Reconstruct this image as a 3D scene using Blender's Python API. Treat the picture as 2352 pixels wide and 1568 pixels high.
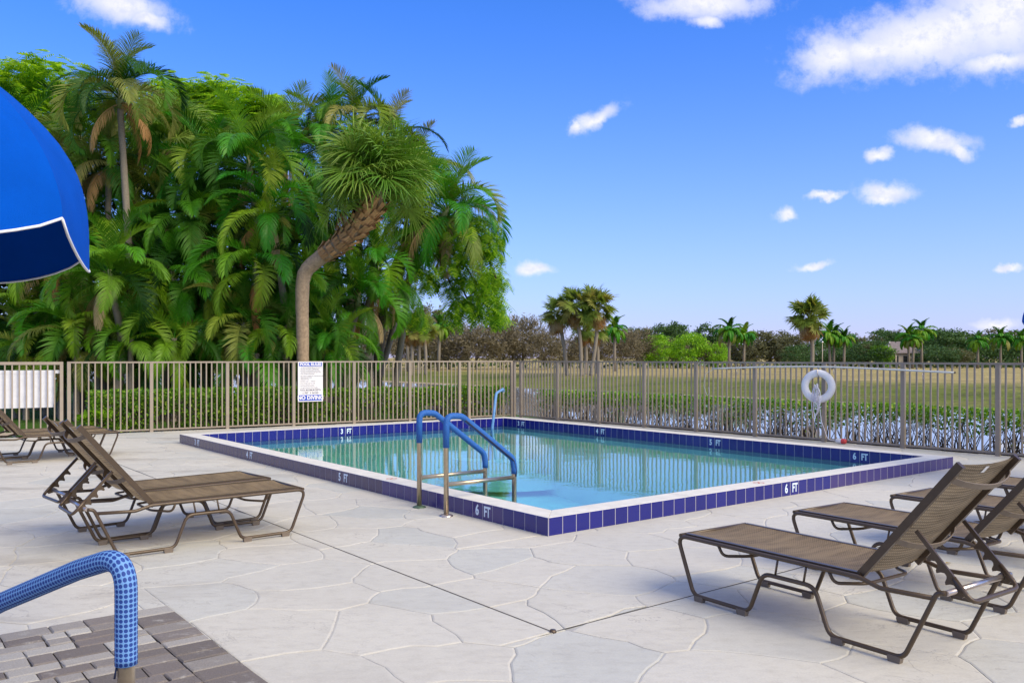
import bpy, math, random
from mathutils import Vector, Matrix, noise
import numpy as np
R = math.radians
S = bpy.context.scene
COL = S.collection
for o in list(bpy.data.objects):
    bpy.data.objects.remove(o)

# ------------------------------------------------------------------ camera
EYE = 1.53
cd = bpy.data.cameras.new('camera')
cam = bpy.data.objects.new('camera', cd)
COL.objects.link(cam)
cam.location = (0, 0, EYE)
cam.rotation_euler = (R(90), 0, 0)
cd.lens = 30.09
cd.sensor_width = 36
cd.shift_y = 0.0157
cd.clip_start = 0.05
cd.clip_end = 9000
S.camera = cam

# ------------------------------------------------------------------ exposure
S.view_settings.view_transform = 'Standard'
S.view_settings.look = 'None'
S.view_settings.gamma = 1
S.view_settings.use_curve_mapping = False
S.view_settings.exposure = 0.9

# ------------------------------------------------------------------ sun and sky
SUN_EL = R(40)
SUN_AZ = R(128)              # clockwise from +Y: behind the camera, to the right
sl = bpy.data.lights.new('sun', 'SUN')
sl.energy = 2.5
sl.angle = R(44)
sl.color = (1.0, 0.85, 0.56)
sun = bpy.data.objects.new('sun', sl)
COL.objects.link(sun)
sdir = Vector((math.sin(SUN_AZ) * math.cos(SUN_EL), math.cos(SUN_AZ) * math.cos(SUN_EL), math.sin(SUN_EL)))
sun.rotation_euler = (-sdir).to_track_quat('-Z', 'Y').to_euler()

W = bpy.data.worlds.new('World')
S.world = W
W.use_nodes = True
wt = W.node_tree
for n in list(wt.nodes):
    wt.nodes.remove(n)


class NT:
    """small node-building helper"""
    def __init__(s, t):
        s.t = t
    def n(s, typ, **kw):
        nd = s.t.nodes.new(typ)
        for k, v in kw.items():
            setattr(nd, k, v)
        return nd
    def put(s, sock, v):
        if isinstance(v, bpy.types.NodeSocket):
            s.t.links.new(v, sock)
        elif v is not None:
            if hasattr(sock, 'default_value'):
                try:
                    sock.default_value = v
                except TypeError:
                    sock.default_value = tuple(v)[:3] if len(tuple(v)) == 4 else (*v, 1)
    def m(s, op, a, b=None, c=None, clamp=False):
        nd = s.n('ShaderNodeMath', operation=op, use_clamp=clamp)
        for i, v in enumerate((a, b, c)):
            if v is not None:
                s.put(nd.inputs[i], v)
        return nd.outputs[0]
    def v(s, op, a, b=None, out=0):
        nd = s.n('ShaderNodeVectorMath', operation=op)
        s.put(nd.inputs[0], a)
        if b is not None:
            s.put(nd.inputs[3 if op == 'SCALE' else 1], b)
        return nd.outputs['Value'] if out == 'v' else nd.outputs[0]
    def mix(s, fac, a, b, blend='MIX'):
        nd = s.n('ShaderNodeMix', data_type='RGBA', blend_type=blend)
        s.put(nd.inputs[0], fac)
        s.put(nd.inputs[6], a)
        s.put(nd.inputs[7], b)
        return nd.outputs[2]
    def noise(s, vec, scale, detail=3, rough=0.5, out=0, dist=0):
        nd = s.n('ShaderNodeTexNoise')
        if vec is not None:
            s.put(nd.inputs['Vector'], vec)
        nd.inputs['Scale'].default_value = scale
        nd.inputs['Detail'].default_value = detail
        nd.inputs['Roughness'].default_value = rough
        nd.inputs['Distortion'].default_value = dist
        return nd.outputs[out]
    def ss(s, x, lo, hi):
        nd = s.n('ShaderNodeMapRange', interpolation_type='SMOOTHSTEP')
        s.put(nd.inputs[0], x)
        nd.inputs[1].default_value = lo
        nd.inputs[2].default_value = hi
        return nd.outputs[0]
    def ramp(s, fac, stops):
        nd = s.n('ShaderNodeValToRGB')
        s.put(nd.inputs[0], fac)
        e = nd.color_ramp.elements
        while len(e) < len(stops):
            e.new(0.5)
        for el, (p, c) in zip(e, stops):
            el.position = p
            el.color = (*c, 1)
        return nd.outputs[0]
    def comb(s, x, y, z=0.0):
        nd = s.n('ShaderNodeCombineXYZ')
        for i, v in enumerate((x, y, z)):
            s.put(nd.inputs[i], v)
        return nd.outputs[0]


w = NT(wt)
SKY_STRENGTH = 0.06
skyn = w.n('ShaderNodeTexSky', sky_type='NISHITA')
skyn.sun_disc = False
skyn.sun_elevation = SUN_EL
skyn.sun_rotation = SUN_AZ
skyn.air_density = 1.0
skyn.dust_density = 0.6
skyn.ozone_density = 2.0
hs = w.n('ShaderNodeHueSaturation')
w.put(hs.inputs['Color'], skyn.outputs[0])
hs.inputs['Saturation'].default_value = 1.25
hs.inputs['Value'].default_value = 1.0
tc = w.n('ShaderNodeTexCoord')
sep = w.n('ShaderNodeSeparateXYZ')
w.put(sep.inputs[0], tc.outputs['Generated'])
dx, dy, dz = sep.outputs
# single clouds: each is an ellipse of directions (tangent of azimuth and elevation round north)
ysafe = w.m('MAXIMUM', dy, 0.02)
px = w.m('DIVIDE', dx, ysafe)
pz = w.m('DIVIDE', dz, ysafe)
p0 = w.comb(px, pz, 0.0)
wn = w.v('SUBTRACT', w.noise(p0, 14, 5, 0.62, out=1), (0.5, 0.5, 0.5))
p1 = w.v('ADD', p0, w.v('MULTIPLY', wn, (0.055, 0.040, 0.0)))


def cdir(xd, yd):
    return ((xd - 1176) / 1966, (821 - yd) / 1966)


CLOUDS = [  # display x, y, half width, half height, tilt in degrees
    (2120, 90, 260, 78, 9), (2310, 30, 230, 120, 10), (2290, 130, 120, 30, 6), (1920, 130, 110, 55, 18), (2190, 60, 120, 60, 0), (2010, 110, 110, 45, 10),
    (1620, 8, 160, 34, 0), (1615, 45, 40, 20, 0),
    (1365, 270, 70, 20, 24), (1320, 292, 26, 14, 40),
    (2140, 325, 90, 27, -4), (2190, 345, 40, 18, -30), (2020, 355, 36, 16, 0),
    (2035, 437, 72, 25, 0), (2030, 452, 46, 16, 0), (1900, 450, 34, 9, 14), (1798, 487, 30, 14, 0),
    (1228, 615, 40, 16, 0), (275, 15, 120, 45, -12), (330, 50, 60, 26, -10), (2345, 285, 22, 12, 25), (2320, 617, 44, 8, 0),
    (1865, 610, 50, 10, 6), (2290, 745, 60, 12, 0),
]
acc = None
for (cx_, cy_, rx, ry, rot) in CLOUDS:
    c = cdir(cx_, cy_)
    mp = w.n('ShaderNodeMapping', vector_type='TEXTURE')
    w.put(mp.inputs[0], p1)
    mp.inputs['Location'].default_value = (c[0], c[1], 0)
    mp.inputs['Rotation'].default_value = (0, 0, R(rot))
    mp.inputs['Scale'].default_value = (rx / 1966, ry / 1966, 1)
    d_ = w.v('LENGTH', mp.outputs[0], out='v')
    acc = d_ if acc is None else w.n('ShaderNodeMath', operation='SMOOTH_MIN').outputs[0] if False else w.m('MINIMUM', acc, d_)
fine = w.noise(p0, 46, 8, 0.66)
dens = w.m('ADD', acc, w.m('MULTIPLY', w.m('SUBTRACT', fine, 0.5), 1.5))
cl1 = w.m('MULTIPLY', w.ss(dens, 1.40, 0.15), w.ss(dy, 0.1, 0.3))
# scattered cloud added over the unseen dome, thickened to neutralise the ambient light
zz = w.m('MAXIMUM', dz, 0.06)
pv = w.comb(w.m('DIVIDE', dx, zz), w.m('DIVIDE', dy, zz), 3.7)
gn = w.noise(pv, 1.25, 7, 0.6)
cl2 = w.m('MULTIPLY', w.ss(gn, 0.42, 0.60), w.m('MAXIMUM', w.ss(dz, 0.46, 0.6), w.m('MULTIPLY', w.ss(dy, 0.1, -0.25), w.ss(dz, 0.02, 0.25))))
cl = w.m('MAXIMUM', cl1, cl2)
# pale haze low over the horizon, all round
hz = w.m('POWER', w.m('SUBTRACT', 1.0, w.m('MAXIMUM', w.m('MINIMUM', dz, 1.0), 0.0)), 5.8)
k_ = 1.0 / SKY_STRENGTH
c0 = w.mix(1.0, hs.outputs[0], (0.44, 1.22, 2.30, 1), 'MULTIPLY')
c1 = w.mix(w.m('MULTIPLY', hz, 0.82), c0, (0.41 * k_, 0.352 * k_, 0.56 * k_, 1))
cshade = w.mix(w.ss(fine, 0.35, 0.6), (0.44 * k_, 0.455 * k_, 0.55 * k_, 1), (0.57 * k_, 0.56 * k_, 0.58 * k_, 1))
c2 = w.mix(w.m('MULTIPLY', cl, 0.93), c1, cshade)
bg = w.n('ShaderNodeBackground')
w.put(bg.inputs[0], c2)
bg.inputs[1].default_value = SKY_STRENGTH
wo = w.n('ShaderNodeOutputWorld')
wt.links.new(bg.outputs[0], wo.inputs[0])


# ------------------------------------------------------------------ materials
def new_mat(name):
    m = bpy.data.materials.new(name)
    m.use_nodes = True
    t = NT(m.node_tree)
    b = m.node_tree.nodes['Principled BSDF']
    return m, t, b


def mat(name, col, rough=0.6, metal=0.0, var=0.0, scale=8.0, rnd=0.0, bump=0.0, bscale=40.0, spec=0.5, col2=None, stretch=None):
    """plain surface with colour noise, per-object variation and fine relief"""
    m, t, b = new_mat(name)
    tcn = t.n('ShaderNodeTexCoord')
    vec = tcn.outputs['Object']
    if stretch:
        vec = t.v('MULTIPLY', vec, stretch)
    c = (*col, 1)
    if col2:
        c = t.mix(t.ss(t.noise(vec, scale, 5, 0.6), 0.35, 0.65), (*col, 1), (*col2, 1))
    if var:
        f = t.noise(vec, scale * 1.7, 4, 0.6)
        c = t.mix(1.0, c, t.ramp(f, [(0.25, (1 - var,) * 3), (0.75, (1 + var * 0.4,) * 3)]), 'MULTIPLY')
    if rnd:
        oi = t.n('ShaderNodeObjectInfo')
        c = t.mix(1.0, c, t.ramp(oi.outputs['Random'], [(0, (1 - rnd,) * 3), (1, (1 + rnd * 0.6,) * 3)]), 'MULTIPLY')
    t.put(b.inputs['Base Color'], c)
    b.inputs['Roughness'].default_value = rough
    b.inputs['Metallic'].default_value = metal
    b.inputs['Specular IOR Level'].default_value = spec
    if bump:
        bn = t.n('ShaderNodeBump')
        bn.inputs['Strength'].default_value = bump
        bn.inputs['Distance'].default_value = 0.01
        t.put(bn.inputs['Height'], t.noise(vec, bscale, 4, 0.6))
        t.put(b.inputs['Normal'], bn.outputs[0])
    return m


def leaf_mat(name, stops, trans=0.3, rough=0.45, rnd=0.35, island=False, scale=0.0):
    """leaf with light passing through; colour differs leaf by leaf (stops) and frond by frond"""
    m, t, b = new_mat(name)
    if island:
        g = t.n('ShaderNodeNewGeometry')
        r = g.outputs['Random Per Island']
    else:
        r = t.n('ShaderNodeObjectInfo').outputs['Random']
    if scale:
        tcn = t.n('ShaderNodeTexCoord')
        r = t.m('ADD', t.m('MULTIPLY', r, 0.55), t.m('MULTIPLY', t.noise(tcn.outputs['Object'], scale, 3), 0.5))
    c = t.ramp(r, stops)
    t.put(b.inputs['Base Color'], c)
    b.inputs['Roughness'].default_value = rough
    b.inputs['Specular IOR Level'].default_value = 0.22
    tr = t.n('ShaderNodeBsdfTranslucent')
    t.put(tr.inputs[0], t.mix(1.0, c, (1.25, 1.3, 0.6, 1), 'MULTIPLY'))
    ms = t.n('ShaderNodeMixShader')
    ms.inputs[0].default_value = trans
    t.t.links.new(b.outputs[0], ms.inputs[1])
    t.t.links.new(tr.outputs[0], ms.inputs[2])
    t.t.links.new(ms.outputs[0], t.t.nodes['Material Output'].inputs[0])
    return m


M = {}


def stone_mat():
    m, t, b = new_mat('flagstone')
    oi = t.n('ShaderNodeObjectInfo').outputs['Random']
    g = t.n('ShaderNodeNewGeometry').outputs['Position']
    base = t.ramp(oi, [(0.0, (0.478, 0.478, 0.432)), (0.12, (0.507, 0.502, 0.451)), (0.35, (0.537, 0.517, 0.451)), (0.6, (0.557, 0.532, 0.460)), (0.85, (0.547, 0.522, 0.451)), (1.0, (0.576, 0.552, 0.479))])
    n1 = t.noise(g, 0.55, 4, 0.55)
    n2 = t.noise(t.v('MULTIPLY', g, (9, 15, 1)), 1.0, 6, 0.68)
    n3 = t.noise(g, 90, 3, 0.6)
    c = t.mix(1.0, base, t.ramp(n1, [(0.25, (0.90, 0.90, 0.91)), (0.75, (1.05, 1.04, 1.03))]), 'MULTIPLY')
    c = t.mix(1.0, c, t.ramp(n2, [(0.2, (0.84, 0.83, 0.82)), (0.5, (1.0, 1.0, 1.0)), (0.8, (1.06, 1.06, 1.06))]), 'MULTIPLY')
    c = t.mix(1.0, c, t.ramp(n3, [(0.3, (0.93, 0.93, 0.93)), (0.7, (1.04, 1.04, 1.04))]), 'MULTIPLY')
    # hairline scratches and trowel marks
    rv = t.noise(t.v('MULTIPLY', g, (1.0, 1.7, 1)), 1.9, 5, 0.6, dist=0.9)
    ridge = t.ss(t.m('ABSOLUTE', t.m('SUBTRACT', rv, 0.5)), 0.007, 0.0015)
    c = t.mix(t.m('MULTIPLY', ridge, t.m('MULTIPLY', t.ss(n1, 0.45, 0.6), 0.55)), c, (0.27, 0.25, 0.23, 1))
    # brownish damp stains, mostly on the left under the loungers
    n4 = t.noise(t.v('MULTIPLY', g, (0.9, 2.2, 1)), 0.8, 6, 0.62)
    sx = t.n('ShaderNodeSeparateXYZ')
    t.put(sx.inputs[0], g)
    left = t.ss(sx.outputs[0], -0.5, -4.5)
    c = t.mix(t.m('MULTIPLY', t.ss(n4, 0.50, 0.70), t.m('ADD', 0.12, t.m('MULTIPLY', left, 0.5))), c, (0.27, 0.24, 0.20, 1))
    t.put(b.inputs['Base Color'], c)
    b.inputs['Roughness'].default_value = 0.62
    b.inputs['Specular IOR Level'].default_value = 0.4
    bn = t.n('ShaderNodeBump')
    bn.inputs['Strength'].default_value = 0.35
    bn.inputs['Distance'].default_value = 0.012
    t.put(bn.inputs['Height'], t.noise(t.v('MULTIPLY', g, (5, 8, 1)), 1.4, 6, 0.62))
    t.put(b.inputs['Normal'], bn.outputs[0])
    return m


M['stone'] = stone_mat()
M['joint'] = mat('joint', (0.545, 0.53, 0.495), 0.8, var=0.6, scale=3)
M['saw_joint'] = mat('saw_joint', (0.09, 0.08, 0.07), 0.9, var=0.4, scale=20)


def paver_mat():
    m, t, b = new_mat('paver')
    oi = t.n('ShaderNodeObjectInfo').outputs['Random']
    g = t.n('ShaderNodeNewGeometry').outputs['Position']
    base = t.ramp(oi, [(0.0, (0.135, 0.115, 0.10)), (0.3, (0.18, 0.152, 0.135)), (0.55, (0.235, 0.21, 0.185)), (0.75, (0.31, 0.285, 0.255)), (1.0, (0.44, 0.42, 0.375))])
    n1 = t.noise(t.v('MULTIPLY', g, (6, 9, 1)), 1.0, 6, 0.7)
    c = t.mix(t.ss(n1, 0.54, 0.78), base, (0.42, 0.40, 0.36, 1))
    c = t.mix(1.0, c, t.ramp(t.noise(g, 130, 3), [(0.3, (0.8, 0.8, 0.8)), (0.7, (1.12, 1.12, 1.12))]), 'MULTIPLY')
    t.put(b.inputs['Base Color'], c)
    b.inputs['Roughness'].default_value = 0.85
    bn = t.n('ShaderNodeBump')
    bn.inputs['Strength'].default_value = 0.5
    bn.inputs['Distance'].default_value = 0.008
    t.put(bn.inputs['Height'], t.noise(g, 60, 5, 0.65))
    t.put(b.inputs['Normal'], bn.outputs[0])
    return m


M['paver'] = paver_mat()
M['sand_joint'] = mat('sand_joint', (0.05, 0.043, 0.036), 0.95, var=0.3, scale=30)
M['coping'] = mat('coping', (0.68, 0.65, 0.58), 0.7, var=0.16, scale=4, bump=0.25, bscale=60)
M['grout'] = mat('grout', (0.34, 0.32, 0.36), 0.8)


def tile_mat(name, c, c2):
    m, t, b = new_mat(name)
    oi = t.n('ShaderNodeObjectInfo').outputs['Random']
    tcn = t.n('ShaderNodeTexCoord')
    n1 = t.noise(tcn.outputs['Object'], 9, 4, 0.6)
    col = t.mix(t.m('ADD', t.m('MULTIPLY', oi, 0.5), t.m('MULTIPLY', n1, 0.5)), (*c, 1), (*c2, 1))
    t.put(b.inputs['Base Color'], col)
    t.put(b.inputs['Roughness'], t.ramp(n1, [(0.3, (0.12,) * 3), (0.7, (0.28,) * 3)]))
    b.inputs['Specular IOR Level'].default_value = 0.5
    return m


M['tile'] = tile_mat('blue_tile', (0.006, 0.007, 0.125), (0.012, 0.014, 0.19))
M['tile_mid'] = tile_mat('faded_blue_tile', (0.030, 0.020, 0.135), (0.050, 0.034, 0.16))
M['tile_worn'] = tile_mat('scaled_blue_tile', (0.042, 0.027, 0.088), (0.062, 0.040, 0.095))
M['tile_text'] = mat('tile_lettering', (0.62, 0.72, 0.82), 0.4)
M['plaster'] = mat('pool_plaster', (0.86, 0.90, 0.88), 0.8, var=0.12, scale=1.2)
M['red_mark'] = mat('faded_red_paint', (0.55, 0.17, 0.12), 0.7)


def water_mat(name, tint, scale, strength, dist, stretch=(1, 1, 1), ior=1.333, body=None):
    m, t, b = new_mat(name)
    t.t.nodes.remove(b)
    g = t.n('ShaderNodeNewGeometry').outputs['Position']
    v = t.v('MULTIPLY', g, stretch)
    h = t.m('ADD', t.noise(v, scale, 3, 0.55, dist=0.4), t.m('MULTIPLY', t.noise(v, scale * 0.22, 2, 0.5), 2.2))
    bn = t.n('ShaderNodeBump')
    bn.inputs['Strength'].default_value = strength
    bn.inputs['Distance'].default_value = dist
    t.put(bn.inputs['Height'], h)
    fr = t.n('ShaderNodeFresnel')
    fr.inputs[0].default_value = ior
    t.put(fr.inputs['Normal'], bn.outputs[0])
    gl = t.n('ShaderNodeBsdfGlossy')
    gl.inputs['Roughness'].default_value = 0.015
    gl.inputs['Color'].default_value = (1, 1, 1, 1)
    t.put(gl.inputs['Normal'], bn.outputs[0])
    if body:
        tr = t.n('ShaderNodeBsdfDiffuse')
        tr.inputs[0].default_value = (*body, 1)
    else:
        tr = t.n('ShaderNodeBsdfTransparent')
        tr.inputs[0].default_value = (*tint, 1)
    ms = t.n('ShaderNodeMixShader')
    t.put(ms.inputs[0], fr.outputs[0])
    t.t.links.new(tr.outputs[0], ms.inputs[1])
    t.t.links.new(gl.outputs[0], ms.inputs[2])
    t.t.links.new(ms.outputs[0], t.t.nodes['Material Output'].inputs[0])
    return m


M['water'] = water_mat('pool_water', (0.48, 0.96, 0.93), 6.0, 0.06, 0.02, ior=1.5)
M['lake'] = water_mat('lake_water', (0.5, 0.5, 0.5), 1.5, 0.02, 0.03, ior=1.45, body=(0.32, 0.33, 0.34))
M['fence'] = mat('taupe_powder_coat', (0.30, 0.245, 0.185), 0.5, var=0.15, scale=3, rnd=0.06)
M['steel'] = mat('weathered_steel', (0.50, 0.42, 0.31), 0.3, metal=0.85, var=0.25, scale=14)
M['steel_bright'] = mat('worn_bright_aluminium', (0.55, 0.47, 0.42), 0.3, metal=0.9, var=0.2, scale=20)
M['patina'] = mat('green_patina', (0.10, 0.16, 0.10), 0.5, metal=0.5, var=0.4, scale=20)
M['bronze'] = mat('bronze_frame', (0.085, 0.056, 0.033), 0.36, metal=0.25, var=0.2, scale=10, rnd=0.1)
M['foot'] = mat('brown_plastic_foot', (0.15, 0.115, 0.085), 0.6)
M['white'] = mat('white_plastic', (0.72, 0.72, 0.73), 0.45, var=0.08, scale=6)
M['white_board'] = mat('white_board', (0.66, 0.67, 0.72), 0.5, var=0.12, scale=5)
M['rope'] = mat('white_rope', (0.70, 0.69, 0.76), 0.8)
M['red'] = mat('red_plastic', (0.55, 0.05, 0.05), 0.5)
M['sign_white'] = mat('sign_white', (0.72, 0.70, 0.69), 0.5, var=0.05, scale=3)
M['sign_blue'] = mat('sign_blue', (0.015, 0.06, 0.42), 0.45)
M['sign_ink'] = mat('sign_ink', (0.16, 0.16, 0.20), 0.6)
M['pole_white'] = mat('white_pole', (0.62, 0.63, 0.58), 0.45, var=0.12, scale=3)


def sling_mat(name, c1, c2):
    m, t, b = new_mat(name)
    tcn = t.n('ShaderNodeTexCoord')
    o = tcn.outputs['Object']
    wv = t.n('ShaderNodeTexWave', wave_type='BANDS', bands_direction='X')
    t.put(wv.inputs[0], o)
    wv.inputs['Scale'].default_value = 22
    wv2 = t.n('ShaderNodeTexWave', wave_type='BANDS', bands_direction='Y')
    t.put(wv2.inputs[0], o)
    wv2.inputs['Scale'].default_value = 17
    wv2.inputs['Distortion'].default_value = 1.0
    f = t.m('MULTIPLY', wv.outputs[1], wv2.outputs[1])
    n = t.noise(t.v('MULTIPLY', o, (14, 2.5, 14)), 1, 4, 0.6)
    f = t.m('ADD', t.m('MULTIPLY', f, 0.75), t.m('MULTIPLY', t.ss(n, 0.3, 0.7), 0.38))
    t.put(b.inputs['Base Color'], t.mix(f, (*c1, 1), (*c2, 1)))
    b.inputs['Roughness'].default_value = 0.6
    tr = t.n('ShaderNodeBsdfTranslucent')
    t.put(tr.inputs[0], t.mix(f, (*c1, 1), (*c2, 1)))
    ms = t.n('ShaderNodeMixShader')
    ms.inputs[0].default_value = 0.45
    t.t.links.new(b.outputs[0], ms.inputs[1])
    t.t.links.new(tr.outputs[0], ms.inputs[2])
    t.t.links.new(ms.outputs[0], t.t.nodes['Material Output'].inputs[0])
    bn = t.n('ShaderNodeBump')
    bn.inputs['Strength'].default_value = 0.4
    bn.inputs['Distance'].default_value = 0.003
    t.put(bn.inputs['Height'], f)
    t.put(b.inputs['Normal'], bn.outputs[0])
    return m


M['sling'] = sling_mat('brown_mesh_sling', (0.12, 0.084, 0.045), (0.50, 0.365, 0.205))


def dot_mat():
    m, t, b = new_mat('blue_dotted_sleeve')
    uv = t.n('ShaderNodeTexCoord').outputs['UV']
    f = t.v('SUBTRACT', t.v('FRACTION', uv), (0.5, 0.5, 0))
    d = t.v('LENGTH', t.v('MULTIPLY', f, (1, 1, 0)), out='v')
    c = t.mix(t.ss(d, 0.43, 0.36), (0.14, 0.30, 0.60, 1), (0.010, 0.045, 0.24, 1))
    t.put(b.inputs['Base Color'], c)
    b.inputs['Roughness'].default_value = 0.7
    bn = t.n('ShaderNodeBump')
    bn.inputs['Strength'].default_value = 0.5
    bn.inputs['Distance'].default_value = 0.002
    t.put(bn.inputs['Height'], t.ss(d, 0.36, 0.46))
    t.put(b.inputs['Normal'], bn.outputs[0])
    return m


M['dots'] = dot_mat()
M['sleeve'] = mat('blue_rail_sleeve', (0.016, 0.12, 0.42), 0.65, var=0.3, scale=60, bump=0.8, bscale=90)
M['sleeve_seam'] = mat('dark_sleeve_seam', (0.012, 0.02, 0.06), 0.6)
M['sleeve_pale'] = mat('pale_blue_sleeve', (0.13, 0.29, 0.55), 0.6, var=0.2, scale=10)
M['canvas'] = mat('blue_canvas', (0.0, 0.075, 0.44), 0.9, var=0.12, scale=3, bump=0.3, bscale=300, spec=0.08)
M['piping'] = mat('white_piping', (0.78, 0.78, 0.78), 0.6)
M['umb_pole'] = mat('aluminium_pole', (0.6, 0.6, 0.6), 0.35, metal=0.8)

G_PALM = [(0.0, (0.012, 0.050, 0.005)), (0.3, (0.034, 0.130, 0.008)), (0.65, (0.080, 0.215, 0.012)), (0.85, (0.15, 0.28, 0.018)), (1.0, (0.24, 0.32, 0.030))]  # darkest stop puts the thicket's deep shade into some fronds' colour
M['frond'] = leaf_mat('palm_leaf', G_PALM, 0.32, 0.5)
M['frond_bright'] = leaf_mat('bright_palm_leaf', [(0, (0.033, 0.204, 0.012)), (0.5, (0.079, 0.276, 0.014)), (1, (0.198, 0.336, 0.017))], 0.35, 0.36)
M['frond_dry'] = leaf_mat('dry_palm_leaf', [(0, (0.30, 0.13, 0.035)), (0.5, (0.34, 0.22, 0.09)), (1, (0.40, 0.30, 0.15))], 0.25, 0.6)
M['frond_olive'] = leaf_mat('olive_palm_leaf', [(0, (0.125, 0.200, 0.030)), (0.5, (0.200, 0.250, 0.045)), (1, (0.300, 0.275, 0.075))], 0.3, 0.45)
M['fan'] = leaf_mat('fan_palm_leaf', [(0, (0.082, 0.196, 0.019)), (0.5, (0.149, 0.277, 0.030)), (1, (0.252, 0.351, 0.061))], 0.3, 0.4)
M['fan_far'] = leaf_mat('far_fan_palm_leaf', [(0, (0.104, 0.173, 0.026)), (0.5, (0.196, 0.255, 0.043)), (1, (0.323, 0.292, 0.082))], 0.45, 0.45)
M['stem'] = mat('green_frond_stalk', (0.15, 0.17, 0.04), 0.5, var=0.2)
M['trunk_grey'] = mat('ringed_palm_trunk', (0.24, 0.20, 0.15), 0.85, var=0.35, scale=9, bump=0.6, bscale=24, stretch=(1, 1, 4))
M['trunk_tan'] = mat('rough_tan_trunk', (0.40, 0.28, 0.17), 0.9, var=0.45, scale=10, bump=1.0, bscale=26)
M['boot'] = mat('leaf_boot', (0.55, 0.29, 0.12), 0.85, var=0.4, scale=14, rnd=0.35)
M['crownshaft'] = mat('crownshaft', (0.17, 0.20, 0.06), 0.5, var=0.3, scale=5)
M['bark'] = mat('bark', (0.11, 0.085, 0.06), 0.9, var=0.4, scale=6, bump=0.7, bscale=20)
M['fern'] = leaf_mat('fern_leaf', [(0, (0.079, 0.225, 0.015)), (0.4, (0.158, 0.330, 0.018)), (1, (0.378, 0.540, 0.038))], 0.6, 0.5, island=True)
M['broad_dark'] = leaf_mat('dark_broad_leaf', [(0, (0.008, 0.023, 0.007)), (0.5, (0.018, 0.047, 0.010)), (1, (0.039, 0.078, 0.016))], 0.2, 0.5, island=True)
M['hedge'] = leaf_mat('hedge_leaf', [(0, (0.053, 0.143, 0.008)), (0.5, (0.120, 0.277, 0.016)), (0.85, (0.226, 0.390, 0.026)), (1, (0.360, 0.466, 0.053))], 0.3, 0.4, island=True)
M['twig'] = mat('twig', (0.115, 0.085, 0.058), 0.9, var=0.3, scale=10)
M['t_dark'] = leaf_mat('far_dark_leaf', [(0, (0.028, 0.073, 0.022)), (0.5, (0.063, 0.129, 0.036)), (1, (0.119, 0.189, 0.050))], 0.2, 0.6, island=True, scale=0.35)
M['t_olive'] = leaf_mat('far_olive_leaf', [(0, (0.081, 0.078, 0.039)), (0.5, (0.138, 0.136, 0.064)), (1, (0.196, 0.196, 0.092))], 0.2, 0.6, island=True, scale=0.35)
M['t_bright'] = leaf_mat('far_bright_leaf', [(0, (0.106, 0.275, 0.010)), (0.5, (0.200, 0.413, 0.015)), (1, (0.350, 0.525, 0.025))], 0.3, 0.5, island=True, scale=0.35)
M['t_bare'] = leaf_mat('far_bare_twig', [(0, (0.095, 0.082, 0.048)), (0.5, (0.16, 0.135, 0.080)), (1, (0.24, 0.20, 0.12))], 0.05, 0.8, island=True, scale=0.35)
M['mulch'] = mat('mulch', (0.055, 0.033, 0.022), 0.95, var=0.6, scale=30, bump=1, bscale=60)


def ground_mat():
    m, t, b = new_mat('grass_ground')
    g = t.n('ShaderNodeNewGeometry').outputs['Position']
    # distance beyond the far shore of the lake
    q = t.v('DOT_PRODUCT', t.v('SUBTRACT', g, (2.4, 74.5, 0)), (0.8, 0.6, 0), out='v')
    lawn = t.ramp(t.noise(g, 1.6, 5, 0.65), [(0.3, (0.028, 0.075, 0.008)), (0.7, (0.075, 0.15, 0.014))])
    green = t.ramp(t.noise(g, 0.25, 6, 0.7), [(0.3, (0.085, 0.125, 0.018)), (0.55, (0.16, 0.19, 0.035)), (0.75, (0.23, 0.22, 0.07))])
    tan = t.ramp(t.noise(t.v('MULTIPLY', g, (0.5, 1, 1)), 0.16, 6, 0.7), [(0.3, (0.33, 0.27, 0.10)), (0.7, (0.50, 0.40, 0.17))])
    n = t.m('MULTIPLY', t.m('SUBTRACT', t.noise(g, 0.09, 5, 0.6), 0.5), 14)
    qq = t.m('ADD', q, n)
    c = t.mix(t.ss(qq, 9, 20), green, tan)
    sand = t.m('MULTIPLY', t.ss(q, -0.6, 0.1), t.ss(t.m('ADD', q, t.m('MULTIPLY', n, 0.04)), 1.7, 0.8))
    c = t.mix(sand, c, (0.40, 0.32, 0.22, 1))
    c = t.mix(t.ss(q, -20, -25), c, lawn)
    c = t.mix(t.m('MULTIPLY', t.ss(t.noise(t.v('MULTIPLY', g, (0.35, 1.0, 1)), 0.9, 6, 0.72), 0.46, 0.62), t.m('MULTIPLY', t.ss(q, 1, 4), 0.55)), c, (0.115, 0.105, 0.045, 1))
    c = t.mix(1.0, c, t.ramp(t.noise(g, 3.0, 4, 0.7), [(0.3, (0.62, 0.62, 0.62)), (0.7, (1.2, 1.2, 1.2))]), 'MULTIPLY')
    t.put(b.inputs['Base Color'], c)
    b.inputs['Roughness'].default_value = 0.95
    b.inputs['Specular IOR Level'].default_value = 0.1
    bn = t.n('ShaderNodeBump')
    bn.inputs['Strength'].default_value = 0.8
    bn.inputs['Distance'].default_value = 0.2
    t.put(bn.inputs['Height'], t.noise(g, 2.2, 5, 0.7))
    t.put(b.inputs['Normal'], bn.outputs[0])
    return m


M['ground'] = ground_mat()


# ------------------------------------------------------------------ object helpers
def tag(o, label=None, cat=None, group=None, kind=None):
    for k, v in (('label', label), ('category', cat), ('group', group), ('kind', kind)):
        if v:
            o[k] = v
    return o


def empty(name, loc=(0, 0, 0), rz=0.0):
    o = bpy.data.objects.new(name, None)
    o.empty_display_size = 0.1
    o.location = loc
    o.rotation_euler = (0, 0, rz)
    COL.objects.link(o)
    return o


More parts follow.
